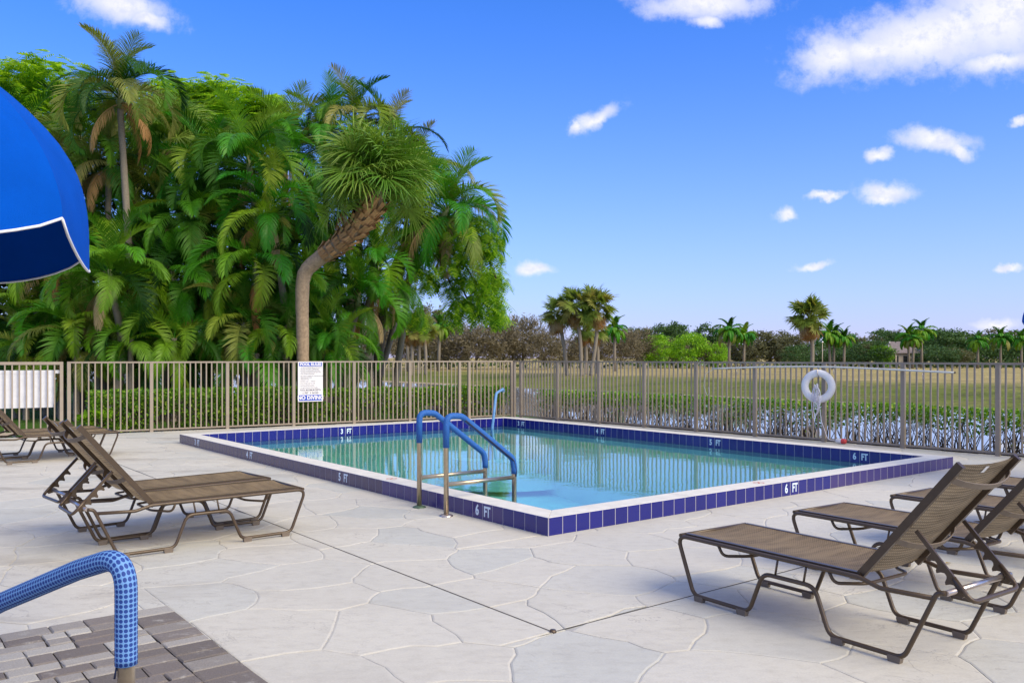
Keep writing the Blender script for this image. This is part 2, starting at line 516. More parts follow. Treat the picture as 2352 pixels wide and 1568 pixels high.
def add(name, mesh, parent=None, loc=None, rot=None, scl=None):
    o = bpy.data.objects.new(name, mesh)
    COL.objects.link(o)
    if parent:
        o.parent = parent
    if loc is not None:
        o.location = loc
    if rot is not None:
        o.rotation_euler = rot
    if scl is not None:
        o.scale = scl if hasattr(scl, '__len__') else (scl,) * 3
    return o


KIDS = {}


def copy_tree(o, parent=None):
    c = o.copy()
    COL.objects.link(c)
    c.parent = parent
    for ch in o.children:
        copy_tree(ch, c)
    return c


def fillet(pts, rads, n=5):
    """polyline with rounded corners"""
    P = [Vector(p) for p in pts]
    out = [P[0]]
    for i in range(1, len(P) - 1):
        r = rads[i] if hasattr(rads, '__len__') else rads
        a, b, c = P[i - 1], P[i], P[i + 1]
        u, v = (a - b), (c - b)
        lu, lv = u.length, v.length
        u.normalize()
        v.normalize()
        ang = u.angle(v, math.pi)
        if ang > math.pi - 0.03 or r <= 0:
            out.append(b)
            continue
        d = min(r / math.tan(ang / 2), lu * 0.48, lv * 0.48)
        s, e = b + u * d, b + v * d
        for k in range(n + 1):
            t = k / n
            out.append((s * (1 - t) + b * t) * (1 - t) + (b * (1 - t) + e * t) * t)
    out.append(P[-1])
    return out


class MB:
    def __init__(s):
        s.v = []
        s.f = []
        s.uv = {}
        s.smooth = set()
    def face(s, pts, smooth=False):
        i = len(s.v)
        s.v.extend([tuple(p) for p in pts])
        s.f.append(tuple(range(i, i + len(pts))))
        if smooth:
            s.smooth.add(len(s.f) - 1)
    def box(s, x0, x1, y0, y1, z0, z1):
        i = len(s.v)
        s.v += [(x0, y0, z0), (x1, y0, z0), (x1, y1, z0), (x0, y1, z0), (x0, y0, z1), (x1, y0, z1), (x1, y1, z1), (x0, y1, z1)]
        s.f += [tuple(i + k for k in q) for q in ((0, 3, 2, 1), (4, 5, 6, 7), (0, 1, 5, 4), (1, 2, 6, 5), (2, 3, 7, 6), (3, 0, 4, 7))]
        return s
    def bevbox(s, x0, x1, y0, y1, z0, z1, b):
        """box whose upper edges are eased"""
        i = len(s.v)
        for (z, d) in ((z0, 0), (z1 - b, 0), (z1, b)):
            s.v += [(x0 + d, y0 + d, z), (x1 - d, y0 + d, z), (x1 - d, y1 - d, z), (x0 + d, y1 - d, z)]
        for r in (0, 4):
            for k in range(4):
                k2 = (k + 1) % 4
                s.f.append((i + r + k, i + r + k2, i + r + 4 + k2, i + r + 4 + k))
        s.f.append((i + 8, i + 9, i + 10, i + 11))
        s.f.append((i + 3, i + 2, i + 1, i))
        return s
    def tube(s, pts, r, n=8, caps=True, uvscale=None, r2=None):
        """round tube along a polyline; r may be a list"""
        P = [Vector(p) for p in pts]
        T = []
        for i in range(len(P)):
            a = P[max(i - 1, 0)]
            b = P[min(i + 1, len(P) - 1)]
            d = (b - a)
            T.append(d.normalized() if d.length > 1e-9 else Vector((0, 0, 1)))
        ref = Vector((0, 0, 1)) if abs(T[0].z) < 0.9 else Vector((1, 0, 0))
        N = (ref - T[0] * ref.dot(T[0])).normalized()
        base = len(s.v)
        L = 0.0
        Ls = []
        for i, p in enumerate(P):
            if i:
                N = (N - T[i] * N.dot(T[i]))
                N = N.normalized() if N.length > 1e-6 else T[i].orthogonal().normalized()
                L += (P[i] - P[i - 1]).length
            Ls.append(L)
            B = T[i].cross(N)
            rr = r[i] if hasattr(r, '__len__') else r
            for k in range(n):
                a = 2 * math.pi * k / n
                q = p + (N * math.cos(a) + B * math.sin(a)) * rr
                s.v.append((q.x, q.y, q.z))
        for i in range(len(P) - 1):
            for k in range(n):
                k2 = (k + 1) % n
                s.f.append((base + i * n + k, base + i * n + k2, base + (i + 1) * n + k2, base + (i + 1) * n + k))
                fi = len(s.f) - 1
                s.smooth.add(fi)
                if uvscale:
                    ku, kv = uvscale
                    s.uv[fi] = ((k / n * ku, Ls[i] * kv), ((k + 1) / n * ku, Ls[i] * kv), ((k + 1) / n * ku, Ls[i + 1] * kv), (k / n * ku, Ls[i + 1] * kv))
        if caps:
            s.f.append(tuple(base + k for k in reversed(range(n))))
            s.f.append(tuple(base + (len(P) - 1) * n + k for k in range(n)))
        return s
    def bar(s, a, b, w, h, up=(0, 0, 1)):
        """rectangular bar from a to b"""
        a, b = Vector(a), Vector(b)
        t = (b - a).normalized()
        u = Vector(up)
        side = t.cross(u)
        side = side.normalized() if side.length > 1e-6 else t.orthogonal().normalized()
        u = side.cross(t).normalized()
        i = len(s.v)
        for p in (a, b):
            for (cx, cz) in ((-1, -1), (1, -1), (1, 1), (-1, 1)):
                q = p + side * (cx * w / 2) + u * (cz * h / 2)
                s.v.append((q.x, q.y, q.z))
        s.f += [tuple(i + k for k in q) for q in ((0, 1, 2, 3), (7, 6, 5, 4), (0, 4, 5, 1), (1, 5, 6, 2), (2, 6, 7, 3), (3, 7, 4, 0))]
        return s
    def lathe(s, prof, n=16, c=(0, 0, 0)):
        base = len(s.v)
        for (r, z) in prof:
            for k in range(n):
                a = 2 * math.pi * k / n
                s.v.append((c[0] + r * math.cos(a), c[1] + r * math.sin(a), c[2] + z))
        for i in range(len(prof) - 1):
            for k in range(n):
                k2 = (k + 1) % n
                s.f.append((base + i * n + k, base + i * n + k2, base + (i + 1) * n + k2, base + (i + 1) * n + k))
                s.smooth.add(len(s.f) - 1)
        return s
    def prism(s, poly, z0, z1):
        i = len(s.v)
        n = len(poly)
        s.v += [(p[0], p[1], z0) for p in poly] + [(p[0], p[1], z1) for p in poly]
        s.f.append(tuple(i + n + k for k in range(n)))
        s.f.append(tuple(i + k for k in reversed(range(n))))
        for k in range(n):
            k2 = (k + 1) % n
            s.f.append((i + k, i + k2, i + n + k2, i + n + k))
        return s
    def mesh(s, name, m):
        me = bpy.data.meshes.new(name)
        me.from_pydata(s.v, [], s.f)
        if m is not None:
            me.materials.append(m)
        if s.smooth:
            fl = np.zeros(len(s.f), dtype=bool)
            fl[list(s.smooth)] = True
            me.polygons.foreach_set('use_smooth', fl)
        if s.uv:
            ul = me.uv_layers.new(name='UVMap')
            for fi, c in s.uv.items():
                st = me.polygons[fi].loop_start
                for k, uvv in enumerate(c):
                    ul.data[st + k].uv = uvv
        me.update()
        return me
    def build(s, name, m, parent=None, loc=None, rot=None, **tags):
        o = add(name, s.mesh(name, m), parent, loc, rot)
        if tags:
            tag(o, **tags)
        return o


def quads_mesh(name, V, m):
    """V: (n,4,3) array of quads"""
    V = np.asarray(V, dtype=np.float32)
    n = len(V)
    me = bpy.data.meshes.new(name)
    me.vertices.add(n * 4)
    me.vertices.foreach_set('co', V.reshape(-1))
    me.loops.add(n * 4)
    me.loops.foreach_set('vertex_index', np.arange(n * 4, dtype=np.int32))
    me.polygons.add(n)
    me.polygons.foreach_set('loop_start', np.arange(0, n * 4, 4, dtype=np.int32))
    me.polygons.foreach_set('loop_total', np.full(n, 4, dtype=np.int32))
    me.materials.append(m)
    me.update(calc_edges=True)
    me.validate()
    return me


def text_mesh(body, size, m, bold=0.0, sx=1.0, align='CENTER', spacing=1.0, extrude=0.0015):
    cu = bpy.data.curves.new('text', 'FONT')
    cu.body = body
    cu.size = size
    cu.align_x = align
    cu.align_y = 'CENTER'
    cu.offset = bold
    cu.space_character = spacing
    cu.extrude = extrude
    cu.resolution_u = 3
    ob = bpy.data.objects.new('text', cu)
    COL.objects.link(ob)
    dg = bpy.context.evaluated_depsgraph_get()
    me = bpy.data.meshes.new_from_object(ob.evaluated_get(dg))
    bpy.data.objects.remove(ob)
    bpy.data.curves.remove(cu)
    me.transform(Matrix.Diagonal((sx, 1, 1, 1)))
    me.materials.clear()
    me.materials.append(m)
    return me


# picture helpers for laying the place out: a point of the ground plane z that shows at x, y of a 2352 px wide print
FP, CXP, HYP = 1966.0, 1176.0, 821.0


def G(x, y, z=0.0):
    d = FP * (EYE - z) / (y - HYP)
    return Vector(((x - CXP) / FP * d, d, z))


def AT(x, y, d):
    return Vector(((x - CXP) / FP * d, d, EYE + (HYP - y) / FP * d))


def V2(a):
    return Vector((a[0], a[1]))


# ------------------------------------------------------------------ layout of the place
PC = Vector((0.311, 7.336))                       # near outer corner of the pool kerb
UA = Vector((-0.6161, 0.7877))                    # along its left side, away
UB = Vector((0.7877, 0.6161))                     # along its right side, away
LA, LB = 10.17, 7.37                              # outer size
KERB = 0.158
COPE = 0.28
ANG_B = math.atan2(UB.y, UB.x)


def PP(a, b, z=0.0):
    q = PC + UA * a + UB * b
    return Vector((q.x, q.y, z))


FL0 = Vector((-8.744, 16.804))                    # gate end of the left fence
FK = Vector((0.045, 22.117))                      # corner
FR0 = Vector((7.789, 13.022))
DL = (FK - FL0).normalized()
DR = (FR0 - FK).normalized()
NL = Vector((-DL.y, DL.x))                        # outwards of the left fence
NR = Vector((-DR.y, DR.x))                        # outwards of the right fence
if NR.y < 0:
    NR = -NR


def smooth(a, b, x):
    t = min(max((x - a) / (b - a), 0), 1)
    return t * t * (3 - 2 * t)


def ground_z(x, y):
    q = (x - FK.x) * NR.x + (y - FK.y) * NR.y
    q2 = (x - 2.4) * 0.8 + (y - 74.5) * 0.6
    near = -0.10 - 2.4 * smooth(1.6, 5.5, q)
    far = -2.5 + 1.3 * smooth(-5, 0, q2) + 0.9 * smooth(0, 16, q2) if q > 2 else -9
    return max(near, far)


# ------------------------------------------------------------------ ground, lake, deck
def axis(lo, hi, step, far):
    a = list(np.arange(lo, hi + 0.01, step))
    s, v = step, hi
    while v < far:
        s *= 1.6
        v += s
        a.append(v)
    s, v = step, lo
    while v > -far:
        s *= 1.6
        v -= s
        a.insert(0, v)
    return a


def refine(a, lo, hi):
    out = []
    for p, q in zip(a[:-1], a[1:]):
        out.append(p)
        if p > lo and q < hi:
            out += [p + (q - p) / 3, p + (q - p) * 2 / 3]
    return out + [a[-1]]


def under_pool(x, y):
    q = Vector((x, y)) - PC
    return -0.8 < q.dot(UA) < LA + 0.8 and -0.8 < q.dot(UB) < LB + 0.8


xs, ys = refine(axis(-60, 90, 1.5, 4000), -10, 12), refine(axis(-6, 130, 1.5, 4000), 3, 26)
mb = MB()
for y in ys:
    for x in xs:
        mb.v.append((x, y, -3.0 if under_pool(x, y) else ground_z(x, y) + 0.12 * (noise.noise((x * 0.05, y * 0.05, 1)) if y > 60 else 0)))
nx = len(xs)
for j in range(len(ys) - 1):
    for i in range(nx - 1):
        mb.f.append((j * nx + i, j * nx + i + 1, (j + 1) * nx + i + 1, (j + 1) * nx + i))
        mb.smooth.add(len(mb.f) - 1)
mb.build('ground', M['ground'], kind='structure')

mb = MB()
dsh = Vector((0.62, -0.785))
c0_, c1_ = Vector((3.0, 24.5)), Vector((2.4, 74.5))
mb.face([(c0_ - dsh * 160).to_3d() + Vector((0, 0, -1.2)), (c0_ + dsh * 120).to_3d() + Vector((0, 0, -1.2)),
         (c1_ + dsh * 120 + Vector((3, 2))).to_3d() + Vector((0, 0, -1.2)), (c1_ - dsh * 160 + Vector((3, 2))).to_3d() + Vector((0, 0, -1.2))])
mb.build('lake', M['lake'], kind='structure')

deck_poly = [V2(FL0 - DL * 12 + NL * 0.12), V2(FK + (NL + NR) * 0.10), V2(FR0 + DR * 10 + NR * 0.12), Vector((14.5, -3)), Vector((-19, -3))]


def clip(poly, n, c):
    """keep the side of the line where n.p <= c"""
    out = []
    for i in range(len(poly)):
        a, b = poly[i], poly[(i + 1) % len(poly)]
        da, db = n.dot(a) - c, n.dot(b) - c
        if da <= 0:
            out.append(a)
        if (da < 0) != (db < 0) and abs(da - db) > 1e-9:
            out.append(a + (b - a) * (da / (da - db)))
    return out


def area(p):
    return 0.5 * sum(p[i].x * p[(i + 1) % len(p)].y - p[(i + 1) % len(p)].x * p[i].y for i in range(len(p)))


deck = MB()
# slab under the stones, with the pool and the paver patch left open
PATCH = Vector((-2.12, 5.27))                      # far right corner of the brick patch
ring = [PP(0.1, 0.1), PP(LA - 0.1, 0.1), PP(LA - 0.1, LB - 0.1), PP(0.1, LB - 0.1)]


def sub_regions():
    a0, b0 = PC.dot(UA) + 0.1, PC.dot(UB) + 0.1
    a1, b1 = a0 + LA - 0.2, b0 + LB - 0.2
    A_ = clip(deck_poly, UA, a0)
    B_ = clip(deck_poly, -UA, -a1)
    mid = clip(clip(deck_poly, -UA, -a0), UA, a1)
    return [A_, B_, clip(mid, UB, b0), clip(mid, -UB, -b1)]


for poly in sub_regions():
    if len(poly) > 2:
        if area(poly) < 0:
            poly = poly[::-1]
        deck.prism(poly, -0.14, -0.005)
deck_o = deck.build('deck', M['joint'], kind='structure')

# flagstones: cells with wandering edges, cut by the two saw joints, the kerb and the patch
rs = random.Random(11)
SP = 0.70
seeds = []
for j in range(-3, 40):
    for i in range(-28, 26):
        x = (i + 0.5 * (j % 2)) * SP * 1.12
        y = j * SP * 0.86
        q = Vector((x + rs.uniform(-.34, .34) * SP, y + rs.uniform(-.34, .34) * SP))
        seeds.append(q)


def in_deck(q):
    return all(((deck_poly[(i + 1) % 5] - deck_poly[i]).x * (q - deck_poly[i]).y - (deck_poly[(i + 1) % 5] - deck_poly[i]).y * (q - deck_poly[i]).x) < 0.6 for i in range(5))


def in_view(q, mar=1.0):
    return q.y > 2.2 and abs(q.x) < q.y * 0.60 + mar


def warp(p):
    a = noise.noise_vector((p.x * 1.3, p.y * 1.3, 0.3))
    b = noise.noise_vector((p.x * 4.1, p.y * 4.1, 7.3))
    return Vector((p.x + a.x * 0.17 + b.x * 0.06, p.y + a.y * 0.17 + b.y * 0.06))


JV = Vector((0.2286, 4.782))                       # where the two saw joints meet
ja, jb = JV.dot(UA), JV.dot(UB)
pa, pb = PATCH.dot(UA), PATCH.dot(UB)
ca, cb = PC.dot(UA) + 0.08, PC.dot(UB) + 0.08
GAP = 0.006


def split_stone(poly):
    """list of outlines left after the cuts"""
    res = [poly]
    # saw joints: two rays from JV along +UA and +UB
    nxt = []
    for p in res:
        am, aM = min(q.dot(UA) for q in p), max(q.dot(UA) for q in p)
        bm, bM = min(q.dot(UB) for q in p), max(q.dot(UB) for q in p)
        ps = [p]
        if bm < jb < bM and aM > ja:
            if am < ja:
                low = clip(p, UA, ja)
                up = clip(p, -UA, -ja)
                ps = [low, clip(up, UB, jb), clip(up, -UB, -jb)]
            else:
                ps = [clip(p, UB, jb), clip(p, -UB, -jb)]
        elif am < ja < aM and bM > jb:
            ps = [clip(p, UA, ja), clip(p, -UA, -ja)]
        nxt += ps
    res = nxt
    nxt = []
    for p in res:                                  # pool kerb
        if len(p) < 3:
            continue
        am, aM = min(q.dot(UA) for q in p), max(q.dot(UA) for q in p)
        bm, bM = min(q.dot(UB) for q in p), max(q.dot(UB) for q in p)
        a1, b1 = ca + LA - 0.16, cb + LB - 0.16
        if aM < ca or am > a1 or bM < cb or bm > b1:
            nxt.append(p)
            continue
        if am < ca:
            nxt.append(clip(p, UA, ca))
            p = clip(p, -UA, -ca)
        if len(p) > 2 and aM > a1:
            nxt.append(clip(p, -UA, -a1))
            p = clip(p, UA, a1)
        if len(p) > 2 and bm < cb:
            nxt.append(clip(p, UB, cb))
        if len(p) > 2 and bM > b1:
            nxt.append(clip(p, -UB, -b1))
    res = nxt
    nxt = []
    for p in res:                                  # brick patch
        if len(p) < 3:
            continue
        am = min(q.dot(UA) for q in p)
        bm, bM = min(q.dot(UB) for q in p), max(q.dot(UB) for q in p)
        if am > pa or bm > pb:
            nxt.append(p)
            continue
        if bM > pb:
            nxt.append(clip(p, -UB, -pb))
            p = clip(p, UB, pb)
        if len(p) > 2:
            nxt.append(clip(p, -UA, -pa))
    return nxt


def inset(p, d):
    n = len(p)
    out = []
    for i in range(n):
        a, b, c = p[i - 1], p[i], p[(i + 1) % n]
        u, v = (b - a), (c - b)
        if u.length < 1e-6 or v.length < 1e-6:
            out.append(b)
            continue
        u.normalize()
        v.normalize()
        nn = Vector((-u.y, u.x)) + Vector((-v.y, v.x))
        if nn.length < 1e-6:
            out.append(b)
            continue
        nn.normalize()
        k = max(0.5, nn.dot(Vector((-u.y, u.x))))
        out.append(b + nn * (d / k))
    return out


def stone_mesh(p, mbx, c, dz):
    a = inset(p, GAP * 0.5)
    b = inset(p, GAP * 0.5 + 0.010)
    i = len(mbx.v)
    n = len(p)
    for (P_, z) in ((a, -0.007), (a, -0.003 + dz), (b, dz)):
        mbx.v += [(q.x - c.x, q.y - c.y, z) for q in P_]
    for r in (0, n):
        for k in range(n):
            k2 = (k + 1) % n
            mbx.f.append((i + r + k, i + r + k2, i + r + n + k2, i + r + n + k))
    mbx.f.append(tuple(i + 2 * n + k for k in range(n)))


stones = []
for q in seeds:
    if not in_deck(q) or not in_view(q, 1.6) or q.y > 23.5:
        continue
    cell = [q + Vector((-1.6, -1.6)), q + Vector((1.6, -1.6)), q + Vector((1.6, 1.6)), q + Vector((-1.6, 1.6))]
    for r in seeds:
        d = r - q
        if r is q or d.length > 2.6:
            continue
        cell = clip(cell, d, d.dot((q + r) / 2))
    if len(cell) < 3:
        continue
    fine_ = []
    for i in range(len(cell)):
        a, b = cell[i], cell[(i + 1) % len(cell)]
        k = 4 if (b - a).length > 0.25 else 1
        fine_ += [warp(a + (b - a) * (t / k)) for t in range(k)]
    for p in split_stone(fine_):
        for i in range(5):                          # deck edge
            e = deck_poly[(i + 1) % 5] - deck_poly[i]
            nrm = Vector((-e.y, e.x))
            if len(p) > 2:
                p = clip(p, nrm, nrm.dot(deck_poly[i]))
        # drop doubled points
        p = [p[i] for i in range(len(p)) if (p[i] - p[i - 1]).length > 0.012] if len(p) > 2 else p
        if len(p) < 3 or abs(area(p)) < 0.015:
            continue
        if area(p) < 0:
            p = p[::-1]
        c = sum(p, Vector((0, 0))) / len(p)
        stones.append((c, p))
stones.sort(key=lambda s: (not in_view(s[0], 0.35), s[0].length))
rest = MB()
for k, (c, p) in enumerate(stones):
    if k < 300:
        mb = MB()
        stone_mesh(p, mb, c, rs.uniform(-0.0006, 0.0012))
        mb.build('flagstone', M['stone'], deck_o, (c.x, c.y, 0))
    else:
        stone_mesh(p, rest, Vector((0, 0)), 0)
if rest.f:
    rest.build('flagstones', M['stone'], deck_o, kind='stuff')

for (a, b) in ((JV, JV + UA * 15.5), (JV, JV + UB * 12)):
    mb = MB()
    t_ = (b - a).normalized()
    n_ = Vector((-t_.y, t_.x)) * 0.006
    mb.face([(a - n_).to_3d() + Vector((0, 0, -0.001)), (b - n_).to_3d() + Vector((0, 0, -0.001)), (b + n_).to_3d() + Vector((0, 0, -0.001)), (a + n_).to_3d() + Vector((0, 0, -0.001))])
    mb.build('saw_joint', M['saw_joint'], deck_o)
o = MB().lathe([(0.0, 0.012), (0.016, 0.012), (0.02, 0.002), (0.02, -0.004)], 12).build('joint_cap', M['bronze'], None, (JV.x, JV.y, 0.0))
tag(o, 'small dark metal cap in the corner where the two deck joints meet', 'cap')

# brick patch
patch = MB()
corner = [PATCH, PATCH - UA * 5, PATCH - UA * 5 - UB * 4, PATCH - UB * 4]
pp = [Vector((q.x, q.y)) for q in corner]
if area(pp) < 0:
    pp = pp[::-1]
patch.prism(pp, -0.004, -0.0025)
patch_o = patch.build('paving', M['sand_joint'], kind='structure')
rb = random.Random(5)
brick_cache = {}


def brick(a0, b0, la, lb):
    """a: towards the camera along the patch edge, b: to the left"""
    key = (round(la, 2), round(lb, 2), rb.randrange(3))
    if key not in brick_cache:
        m_ = MB()
        j = lambda: rb.uniform(-.004, .004)
        g = 0.004
        i = 0
        for (z, d) in ((-0.002, 0.0), (0.004, 0.0), (0.009, 0.008)):
            for (x, y) in ((g + d, g + d), (la - g - d, g + d), (la - g - d, lb - g - d), (g + d, lb - g - d)):
                m_.v.append((x + j(), y + j(), z + rb.uniform(-.001, .001)))
        for r in (0, 4):
            for k in range(4):
                k2 = (k + 1) % 4
                m_.f.append((r + k, r + k2, r + 4 + k2, r + 4 + k))
        m_.f.append((8, 9, 10, 11))
        brick_cache[key] = m_.mesh('paver', M['paver'])
    q = PATCH - UA * a0 - UB * b0
    rot = math.atan2(-UA.y, -UA.x)
    add('paver', brick_cache[key], patch_o, (q.x, q.y, rb.uniform(-0.001, 0.0015)), (0, 0, rot + rb.uniform(-.012, .012)))


# local frame of a brick: x along -UA; y is x turned left = +UB, so start at the far side of b
def brick_at(a0, b0, la, lb):
    brick(a0, b0 + lb, la, lb)


a = 0.0
while a < 4.2:
    la = rb.choice([0.11, 0.16, 0.16, 0.21])
    brick_at(a, 0.0, la, 0.24)
    a += la
a = 0.0
row = 0
while a < 3.6:
    la = rb.choice([0.115, 0.115, 0.16])
    b = 0.24
    first = True
    while b < 2.5:
        lb = rb.choice([0.12, 0.18, 0.24, 0.24])
        if a == 0.0:
            lb = rb.choice([0.18, 0.24])
        brick_at(a, b, la, lb)
        b += lb
    a += la
    row += 1

mb = MB()
# mulch strips under the hedges
for (p_, d_, n_, l0, l1) in ((FL0, DL, NL, 0.3, 10.2), (FK, DR, NR, 0.0, 22)):
    q = [p_ + d_ * l0 + n_ * 0.16, p_ + d_ * l1 + n_ * 0.16, p_ + d_ * l1 + n_ * 1.5, p_ + d_ * l0 + n_ * 1.5]
    mbm = MB()
    N_ = 40
    for k in range(N_):
        f0, f1 = k / N_, (k + 1) / N_
        A0, A1 = q[0].lerp(q[1], f0), q[0].lerp(q[1], f1)
        B0, B1 = q[3].lerp(q[2], f0), q[3].lerp(q[2], f1)
        mbm.face([A0.to_3d() + Vector((0, 0, -0.045)), A1.to_3d() + Vector((0, 0, -0.045)), B1.to_3d() + Vector((0, 0, -0.08)), B0.to_3d() + Vector((0, 0, -0.08))])
    mbm.build('mulch_bed', M['mulch'], kind='structure')

# ------------------------------------------------------------------ swimming pool
pool = empty('swimming_pool', (PC.x, PC.y, 0), ANG_B)
tag(pool, 'raised rectangular swimming pool edged in dark blue tiles with a white coping', 'pool')
# local frame: x along UB, y along UA
TZ = KERB - 0.006
core = MB()
i_ = COPE - 0.012
ic = COPE - 0.0078
oc = -0.0042
core.box(oc, LB - oc, oc, ic, -0.1, TZ)
core.box(oc, LB - oc, LA - ic, LA - oc, -0.1, TZ)
core.box(oc, ic, ic, LA - ic, -0.1, TZ)
core.box(LB - ic, LB - oc, ic, LA - ic, -0.1, TZ)
core.build('kerb', M['grout'], pool)
# basin
bas = MB()
x0, x1, y0, y1 = i_, LB - i_, i_, LA - i_
zs, zd = -1.25, -2.0
bas.face([(x0, y0, zd), (x1, y0, zd), (x1, y1, zs), (x0, y1, zs)])
bas.face([(x0, y0, -0.1), (x1, y0, -0.1), (x1, y0, zd), (x0, y0, zd)][::-1])
bas.face([(x0, y1, -0.1), (x1, y1, -0.1), (x1, y1, zs), (x0, y1, zs)])
bas.face([(x0, y0, -0.1), (x0, y0, zd), (x0, y1, zs), (x0, y1, -0.1)][::-1])
bas.face([(x1, y0, -0.1), (x1, y0, zd), (x1, y1, zs), (x1, y1, -0.1)])
bas.build('basin', M['plaster'], pool)
for k, rr in enumerate((1.8, 1.4, 1.0)):
    st = MB()
    arc = [(x1, y1)] + [(x1 - rr * math.cos(a), y1 - rr * math.sin(a)) for a in np.linspace(0, math.pi / 2, 12)]
    st.prism(arc[::-1] if False else arc, zs, -0.95 + 0.27 * k)
    st.build('pool_step', M['plaster'], pool)
# coping stones with mitred corners
cp_joint = 0.0025


def coping(poly, mitre):
    m_ = MB()
    n = len(poly)
    a = [Vector(p) for p in poly]
    if area(a) < 0:
        a = a[::-1]
    a = inset(a, cp_joint / 2)
    b = inset(a, 0.004)
    base = 0
    for (P_, z) in ((a, TZ), (a, KERB - 0.003), (b, KERB)):
        m_.v += [(q.x, q.y, z) for q in P_]
    for r in (0, n):
        for k in range(n):
            k2 = (k + 1) % n
            m_.f.append((r + k, r + k2, r + n + k2, r + n + k))
    m_.f.append(tuple(2 * n + k for k in range(n)))
    m_.build('coping_stone', M['coping'], pool)


e = -0.001
W_ = COPE - 0.013
for side in range(4):
    L_ = LB if side % 2 == 0 else LA
    nst = 4 if side % 2 == 0 else 6
    for k in range(nst):
        s0, s1 = L_ * k / nst, L_ * (k + 1) / nst
        o0, o1 = s0, s1
        i0 = W_ if k == 0 else s0
        i1 = L_ - W_ if k == nst - 1 else s1
        o0 = -e if k == 0 else s0
        o1 = L_ + e if k == nst - 1 else s1
        if side == 0:
            q = [(o0, -e), (o1, -e), (i1, W_), (i0, W_)]
        elif side == 2:
            q = [(o0, LA + e), (o1, LA + e), (i1, LA - W_), (i0, LA - W_)]
        elif side == 1:
            q = [(LB + e, o0), (LB + e, o1), (LB - W_, i1), (LB - W_, i0)]
        else:
            q = [(-e, o0), (-e, o1), (W_, i1), (W_, i0)]
        coping(q, True)

# tiles: one mesh per kind, each tile an object
TP = 0.1585
tw, th, tg = TP - 0.006, TZ - 0.004, 0.006


def tile_mesh(wd, hgt, z0, m_):
    t = MB()
    b = 0.004
    # lies in the xz plane, front towards -y
    i = 0
    for (y, d) in ((0.0, 0.0), (-0.004, 0.0), (-0.0065, b)):
        t.v += [(d, y, z0 + d), (wd - d, y, z0 + d), (wd - d, y, z0 + hgt - d), (d, y, z0 + hgt - d)]
    for r in (0, 4):
        for k in range(4):
            k2 = (k + 1) % 4
            t.f.append((r + k, r + k2, r + 4 + k2, r + 4 + k))
    t.f.append((8, 9, 10, 11))
    return t.mesh('tile', m_)


TM = {}


def tiles(origin, rz, length, z0, hgt, matf, marks, phase=0.0):
    """a row of tiles; marks: {index: text}"""
    n = int(round(length / TP))
    pitch = length / n
    for k in range(n):
        mm = matf(k, n)
        key = (round(pitch, 4), z0, hgt, mm)
        if key not in TM:
            TM[key] = tile_mesh(pitch - 0.0065, hgt, z0, M[mm])
        c, s_ = math.cos(rz), math.sin(rz)
        x = k * pitch + 0.004
        o = add('tile', TM[key], pool, (origin[0] + c * x, origin[1] + s_ * x, 0), (0, 0, rz))
        if k in marks:
            txt = marks[k]
            me = text_mesh(txt, 0.135, M['tile_text'], bold=0.004, sx=0.72 if len(txt) == 2 else 0.80, spacing=0.95)
            lt = add('lettering', me, o, (pitch / 2 - 0.004, -0.0085, z0 + hgt * 0.5), (R(90), 0, 0))


def depth_marks(pairs):
    d = {}
    for (i, num) in pairs:
        d[i] = num
        d[i + 1] = 'FT'
    return d


worn = lambda k, n: 'tile_worn' if k > 14 and (k * 7) % 5 < 5 else 'tile'
# outer faces: right side (along UB at y=0), left side (along UA at x=0)
tiles((0, -0.0), 0.0, LB, 0.002, KERB - 0.0045, lambda k, n: 'tile_mid' if k > 26 else 'tile', depth_marks([(21, '6')]))
tiles((0.0, LA), R(-90), LA, 0.002, KERB - 0.0045, lambda k, n: 'tile_worn' if k < 46 else 'tile_mid' if k < 60 else 'tile', depth_marks([(5, '3'), (20, '4'), (39, '5'), (57, '6')]))
# inner faces: far left side faces -UA, right far side faces -UB
ZW = -0.015
tiles((COPE, LA - COPE + 0.012), 0.0, LB - 2 * COPE, -0.035, KERB + 0.0325, lambda k, n: 'tile', depth_marks([(17, '3')]))
tiles((LB - COPE + 0.012, LA - COPE), R(-90), LA - 2 * COPE, -0.035, KERB + 0.0325, lambda k, n: 'tile', depth_marks([(3, '3'), (19, '4'), (37, '5'), (54, '6')]))
# inner faces seen only in the water's reflection: plain bands
bd = MB()
bd.box(COPE - 0.012, LB - COPE + 0.012, COPE - 0.012, COPE - 0.006, -0.1, KERB - 0.002)
bd.box(COPE - 0.012, COPE - 0.006, COPE - 0.004, LA - COPE + 0.004, -0.1, KERB - 0.002)
bd.build('tile_band', M['tile'], pool)

wm = MB()
wm.face([PP(i_ + 0.004, i_ + 0.004, ZW), PP(i_ + 0.004, LB - i_ - 0.004, ZW), PP(LA - i_ - 0.004, LB - i_ - 0.004, ZW), PP(LA - i_ - 0.004, i_ + 0.004, ZW)])
wo_ = wm.build('water', M['water'], kind='structure')

# faded no-diving marks on the coping: ring and stroke
for (a_, b_) in ((2.9, 0.14), (0.14, 3.15)):
    q = PP(a_, b_, KERB + 0.001)
    rg = MB()
    for k in range(16):
        t0, t1 = 2 * math.pi * k / 16, 2 * math.pi * (k + 1) / 16
        rg.face([(math.cos(t) * r_, math.sin(t) * r_, 0) for (t, r_) in ((t0, 0.062), (t1, 0.062), (t1, 0.050), (t0, 0.050))][::-1])
    rg.face([(-0.045, -0.035, 0.0006), (-0.035, -0.045, 0.0006), (0.045, 0.035, 0.0006), (0.035, 0.045, 0.0006)])
    mk = rg.build('no_diving_mark', M['red_mark'], pool)
    mk.location = (b_, a_, KERB + 0.0012)


